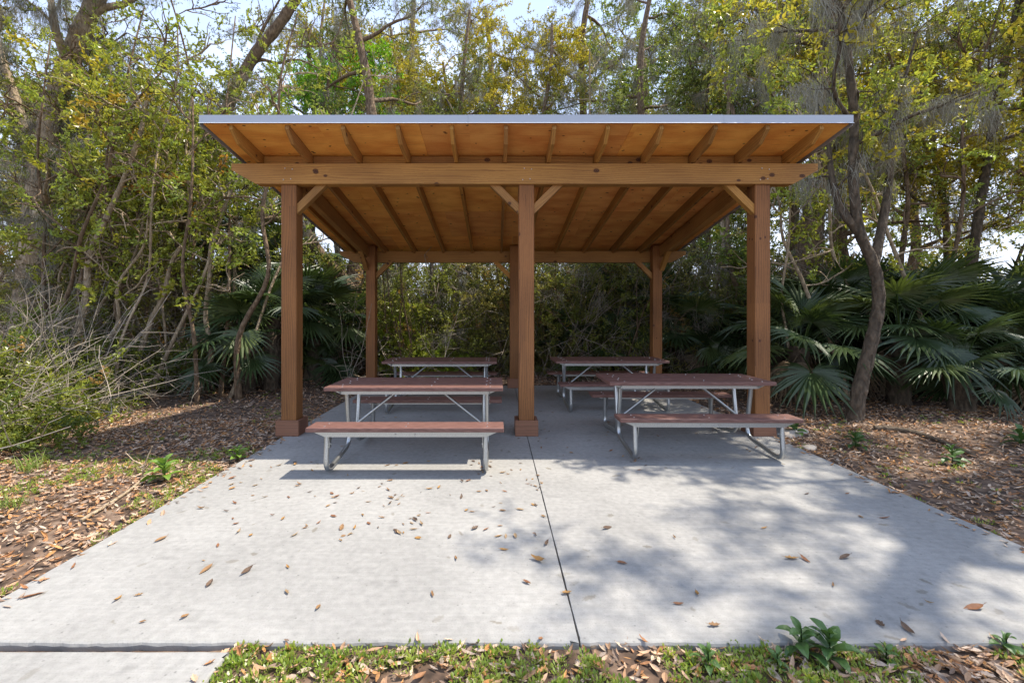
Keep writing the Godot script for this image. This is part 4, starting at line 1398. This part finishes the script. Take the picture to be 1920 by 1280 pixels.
func build_small() -> void:
	var r := RandomNumberGenerator.new()
	r.seed = 4242
	var wl := weed_leaf()
	var wm := [leafy(Color(0.07, 0.14, 0.035), 0.5, 0.45), leafy(Color(0.10, 0.18, 0.045), 0.5, 0.45), leafy(Color(0.17, 0.28, 0.04), 0.6, 0.45)]
	# leafy weeds: [x, z, size, leaves, shade, label]
	var weeds := [[1.37, -1.965, 0.115, 13, 0, "broad-leaved weed at the worn front edge of the slab"], [1.47, -1.93, 0.12, 14, 0, "taller broad-leaved weed pressed against the front slab edge"], [2.32, -1.99, 0.07, 12, 0, "leafy weed against the slab edge near the end of the front"],
		[1.22, -1.90, 0.06, 10, 1, "small pale green weed among leaves before the slab"], [1.72, -1.93, 0.06, 8, 1, "tiny upright weed beside the broad-leaved weeds"], [0.92, -1.90, 0.07, 11, 1, "low feathery weed in the clover before the slab"],
		[-3.05, -4.02, 0.17, 16, 2, "bright green weed in the litter beside the dead branch"], [-2.72, -4.6, 0.13, 12, 2, "bright green weed at the shaded slab edge"], [4.15, -5.05, 0.16, 14, 0, "dark weed in the shaded litter near the curved tree"], [4.7, -4.5, 0.15, 14, 0, "dark weed in the litter beside the slab"], [6.0, -5.0, 0.17, 15, 0, "leafy weed below the far palms"], [3.85, -5.6, 0.16, 12, 1, "weed beside the pale stone"]]
	for e in weeds:
		var p := Vector3(e[0], ground_y(e[0], e[1]), e[1])
		var t := thing("weed", e[5], "weed", p)
		var st := MB.new()
		st.col = Color(0.1, 0.16, 0.05)
		st.tube([Vector3(0, -0.02, 0), Vector3(0.004, e[2] * 0.6, 0), Vector3(0.0, e[2] * 1.1, 0.004)], [0.004, 0.003, 0.002], 5)
		put("stem", st.done(), wm[e[4]], t)
		for k in e[3]:
			var u: float = (k + 0.5) / e[3]
			var f := put("leaf", wl, wm[e[4]], t, Vector3(0, e[2] * (0.15 + 0.95 * u), 0))
			f.basis = Basis(Vector3.UP, k * 2.4 + r.randfn(0, 0.2)) * Basis(Vector3.RIGHT, -lerpf(-0.15, 0.65, u) + r.randfn(0, 0.22)) * Basis(Vector3.BACK, r.randfn(0, 0.3)) * Basis().scaled(Vector3.ONE * e[2] * lerpf(1.15, 0.5, u) * r.randf_range(0.75, 1.2))
	# grass tufts on the left
	for e in [[-4.55, -4.25, "tuft of yellow-green grass in the sunny litter", 0.2], [-3.9, -3.5, "thin tuft of grass near the front of the litter", 0.12]]:
		var b := MB.new()
		for k in 70:
			var a := r.randf() * TAU
			var d := Vector3(cos(a) * r.randf_range(0.2, 0.8), 1, sin(a) * r.randf_range(0.2, 0.8)).normalized()
			var s := Vector3(-sin(a), 0, cos(a)) * 0.003
			var p := Vector3(r.randfn(0, 0.06), 0, r.randfn(0, 0.05))
			var h: float = e[3] * r.randf_range(0.5, 1.1)
			var m := p + d * h * 0.6
			var tip := p + d * h + Vector3(cos(a), -0.4, sin(a)) * h * 0.25
			b.quad(p - s, p + s, m + s * 0.8, m - s * 0.8, Vector3(cos(a), 0.3, sin(a)))
			b.tri(m - s * 0.8, m + s * 0.8, tip)
		var o := put("grass_tuft", b.done(), leafy(Color(0.24, 0.32, 0.06), 0.6), self, Vector3(e[0], ground_y(e[0], e[1]), e[1]))
		tag(o, e[2], "grass tuft")
	# fallen branches
	var br := [[[[150, 970], [235, 920], [275, 888], [330, 850], [400, 842]], 0.014, "long thin dead branch lying across the litter"], [[[262, 893], [268, 860], [275, 824]], 0.011, "short forked dead twig standing up from the litter"], [[[1640, 800], [1700, 806], [1760, 822], [1830, 850]], 0.05, "dark rotten log in the shaded litter"], [[[350, 728], [385, 738], [415, 748]], 0.02, "grey broken branch at the foot of the thicket"], [[[470, 640], [560, 655], [620, 668], [680, 690]], 0.035, "grey fallen bough under the palms"]]
	for e in br:
		var pts := []
		for k in e[0].size():
			var py: float = e[0][k][1]
			var P: float = (max(py, 660.0) - 590.0) / 1.5
			var z := FOCAL / P
			pts.append(Vector3((e[0][k][0] - 930.0) / P, 0.02, -z))
		if e[2].begins_with("short"):
			pts = [Vector3(-3.32, 0.0, -4.1), Vector3(-3.30, 0.12, -4.1), Vector3(-3.24, 0.30, -4.12)]
		if e[2].begins_with("grey fallen"):
			pts = [Vector3(-5.6, 0.65, -10.0), Vector3(-4.6, 0.5, -9.9), Vector3(-3.8, 0.3, -9.8), Vector3(-3.0, 0.08, -9.7)]
		for k in pts.size(): pts[k].y += ground_y(pts[k].x, pts[k].z)
		var base: Vector3 = pts[0]
		var loc := []
		for p in pts: loc.append(p - base)
		var b := MB.new()
		var ln := smooth(loc, 4)
		b.tube(ln, taper(ln.size(), e[1], e[1] * 0.4), 7)
		if e[2].begins_with("short"):
			b.tube([Vector3(0.02, 0.12, 0), Vector3(-0.06, 0.18, 0.03), Vector3(-0.14, 0.25, 0.02)], [0.006, 0.005, 0.003], 5)
			b.tube([Vector3(0.02, 0.08, 0), Vector3(0.1, 0.16, 0.02), Vector3(0.16, 0.19, 0.0)], [0.006, 0.005, 0.003], 5)
		var o := put("fallen_branch", b.done(), M.palebark if e[1] < 0.045 else M.darkbark, self, base)
		tag(o, e[2], "branch")
	# leaves lying on the table tops
	for e in [[-0.42, -4.62, "brown leaf lying on the front table top before the middle post"], [-1.25, -4.85, "curled leaf on the front table top near the left corner post"], [2.6, -5.05, "small leaf on the table top beside the curved tree"]]:
		var o := put("table_leaf", LEAFMESH[1], M.deadpalm, self, Vector3(e[0], 0.764, e[1]), Vector3(0, e[0] * 3.0, 0))
		o.scale = Vector3.ONE * 0.055
		tag(o, e[2], "leaf")
	# two pale stones
	for e in [[3.78, -5.62, 0.17, "flat pale stone beside the slab near the curved tree"], [3.62, -5.05, 0.10, "small pale stone near the back bench end"], [4.02, -5.75, 0.12, "pale stone chip next to the flat stone"]]:
		var sp := SphereMesh.new()
		sp.radius = 1.0
		sp.height = 2.0
		sp.radial_segments = 14
		sp.rings = 8
		var st := SurfaceTool.new()
		st.create_from(sp, 0)
		var arr := st.commit_to_arrays()
		var vs: PackedVector3Array = arr[Mesh.ARRAY_VERTEX]
		for k in vs.size(): vs[k] = vs[k] * (1.0 + 0.35 * lump.get_noise_3dv(vs[k] * 60.0 + Vector3(e[0] * 99.0, 0, 0))) * Vector3(1.0, 0.38, 0.6) * e[2]
		arr[Mesh.ARRAY_VERTEX] = vs
		var am := ArrayMesh.new()
		am.add_surface_from_arrays(Mesh.PRIMITIVE_TRIANGLES, arr)
		var so := SurfaceTool.new()
		so.create_from(am, 0)
		so.generate_normals()
		var o := put("stone", so.commit(), M.stone, self, Vector3(e[0], ground_y(e[0], e[1]) + e[2] * 0.12, e[1]), Vector3(0, 0.6, 0))
		tag(o, e[3], "stone")
	# fallen leaves on the concrete, each one a thing
	var lm := []
	for c in [Color(0.27, 0.15, 0.065), Color(0.24, 0.105, 0.045), Color(0.34, 0.23, 0.125), Color(0.13, 0.08, 0.05), Color(0.34, 0.18, 0.05)]: lm.append(leafy(c, 0.2, 0.65))
	var names := ["tan brown leaf fallen on the concrete slab", "russet leaf fallen on the concrete slab", "pale straw leaf fallen on the concrete slab", "dark brown leaf fallen on the concrete slab", "amber leaf fallen on the concrete slab"]
	var spots := []
	for e in [[385, 1068, 0.12], [462, 1073, 0.1], [392, 1095, 0.085], [595, 1140, 0.07], [285, 1195, 0.1], [1138, 990, 0.11], [1008, 1052, 0.12], [1308, 1115, 0.075], [810, 1115, 0.065], [855, 1048, 0.08], [988, 1093, 0.07], [1563, 1098, 0.06], [1825, 1140, 0.13], [1705, 1182, 0.1], [60, 1118, 0.12], [345, 1157, 0.06], [1485, 1048, 0.11], [1510, 1050, 0.09], [1585, 1047, 0.11], [1660, 972, 0.09], [300, 1012, 0.11], [447, 998, 0.09], [640, 990, 0.09], [625, 968, 0.07]]: spots.append(e)
	for k in 95: spots.append([r.randf_range(420, 1010), r.randf_range(865, 1010), r.randf_range(0.035, 0.085)])
	for e in [[913, 880, 16, 11], [1185, 862, 10, 14], [1150, 800, 12, 20], [1440, 840, 10, 26], [1000, 905, 8, 12], [985, 815, 9, 26]]:
		for k in e[2]: spots.append([e[0] + r.randfn(0, e[3]), e[1] + r.randfn(0, 7), r.randf_range(0.03, 0.065)])
	while spots.size() < 318:
		var px := r.randf_range(120, 1880)
		var py := r.randf_range(735, 1200)
		if py > 880 and px > 1010 and r.randf() < 0.62: continue
		if py > 1010 and r.randf() < 0.72: continue
		spots.append([px, py, r.randf_range(0.03, 0.08)])
	for e in spots:
		var P: float = (e[1] - 590.0) / 1.5
		var p := Vector3((e[0] - 930.0) / P, 0.0, -FOCAL / P)
		if not on_concrete(p.x, p.z, -0.05): continue
		var k := r.randi() % 5
		var s: float = e[2] * 0.8
		var o := put("fallen_leaf", LEAFMESH[r.randi() % 5], lm[k], self, p + Vector3(0, 0.004, 0), Vector3(r.randfn(0, 0.1), r.randf() * TAU, r.randfn(0, 0.16)))
		o.scale = Vector3(r.randf_range(0.7, 1.35), r.randf_range(0.6, 1.5), 1.0) * s
		tag(o, names[k], "leaf", names[k].get_slice(" fallen", 0) + " litter on the slab")
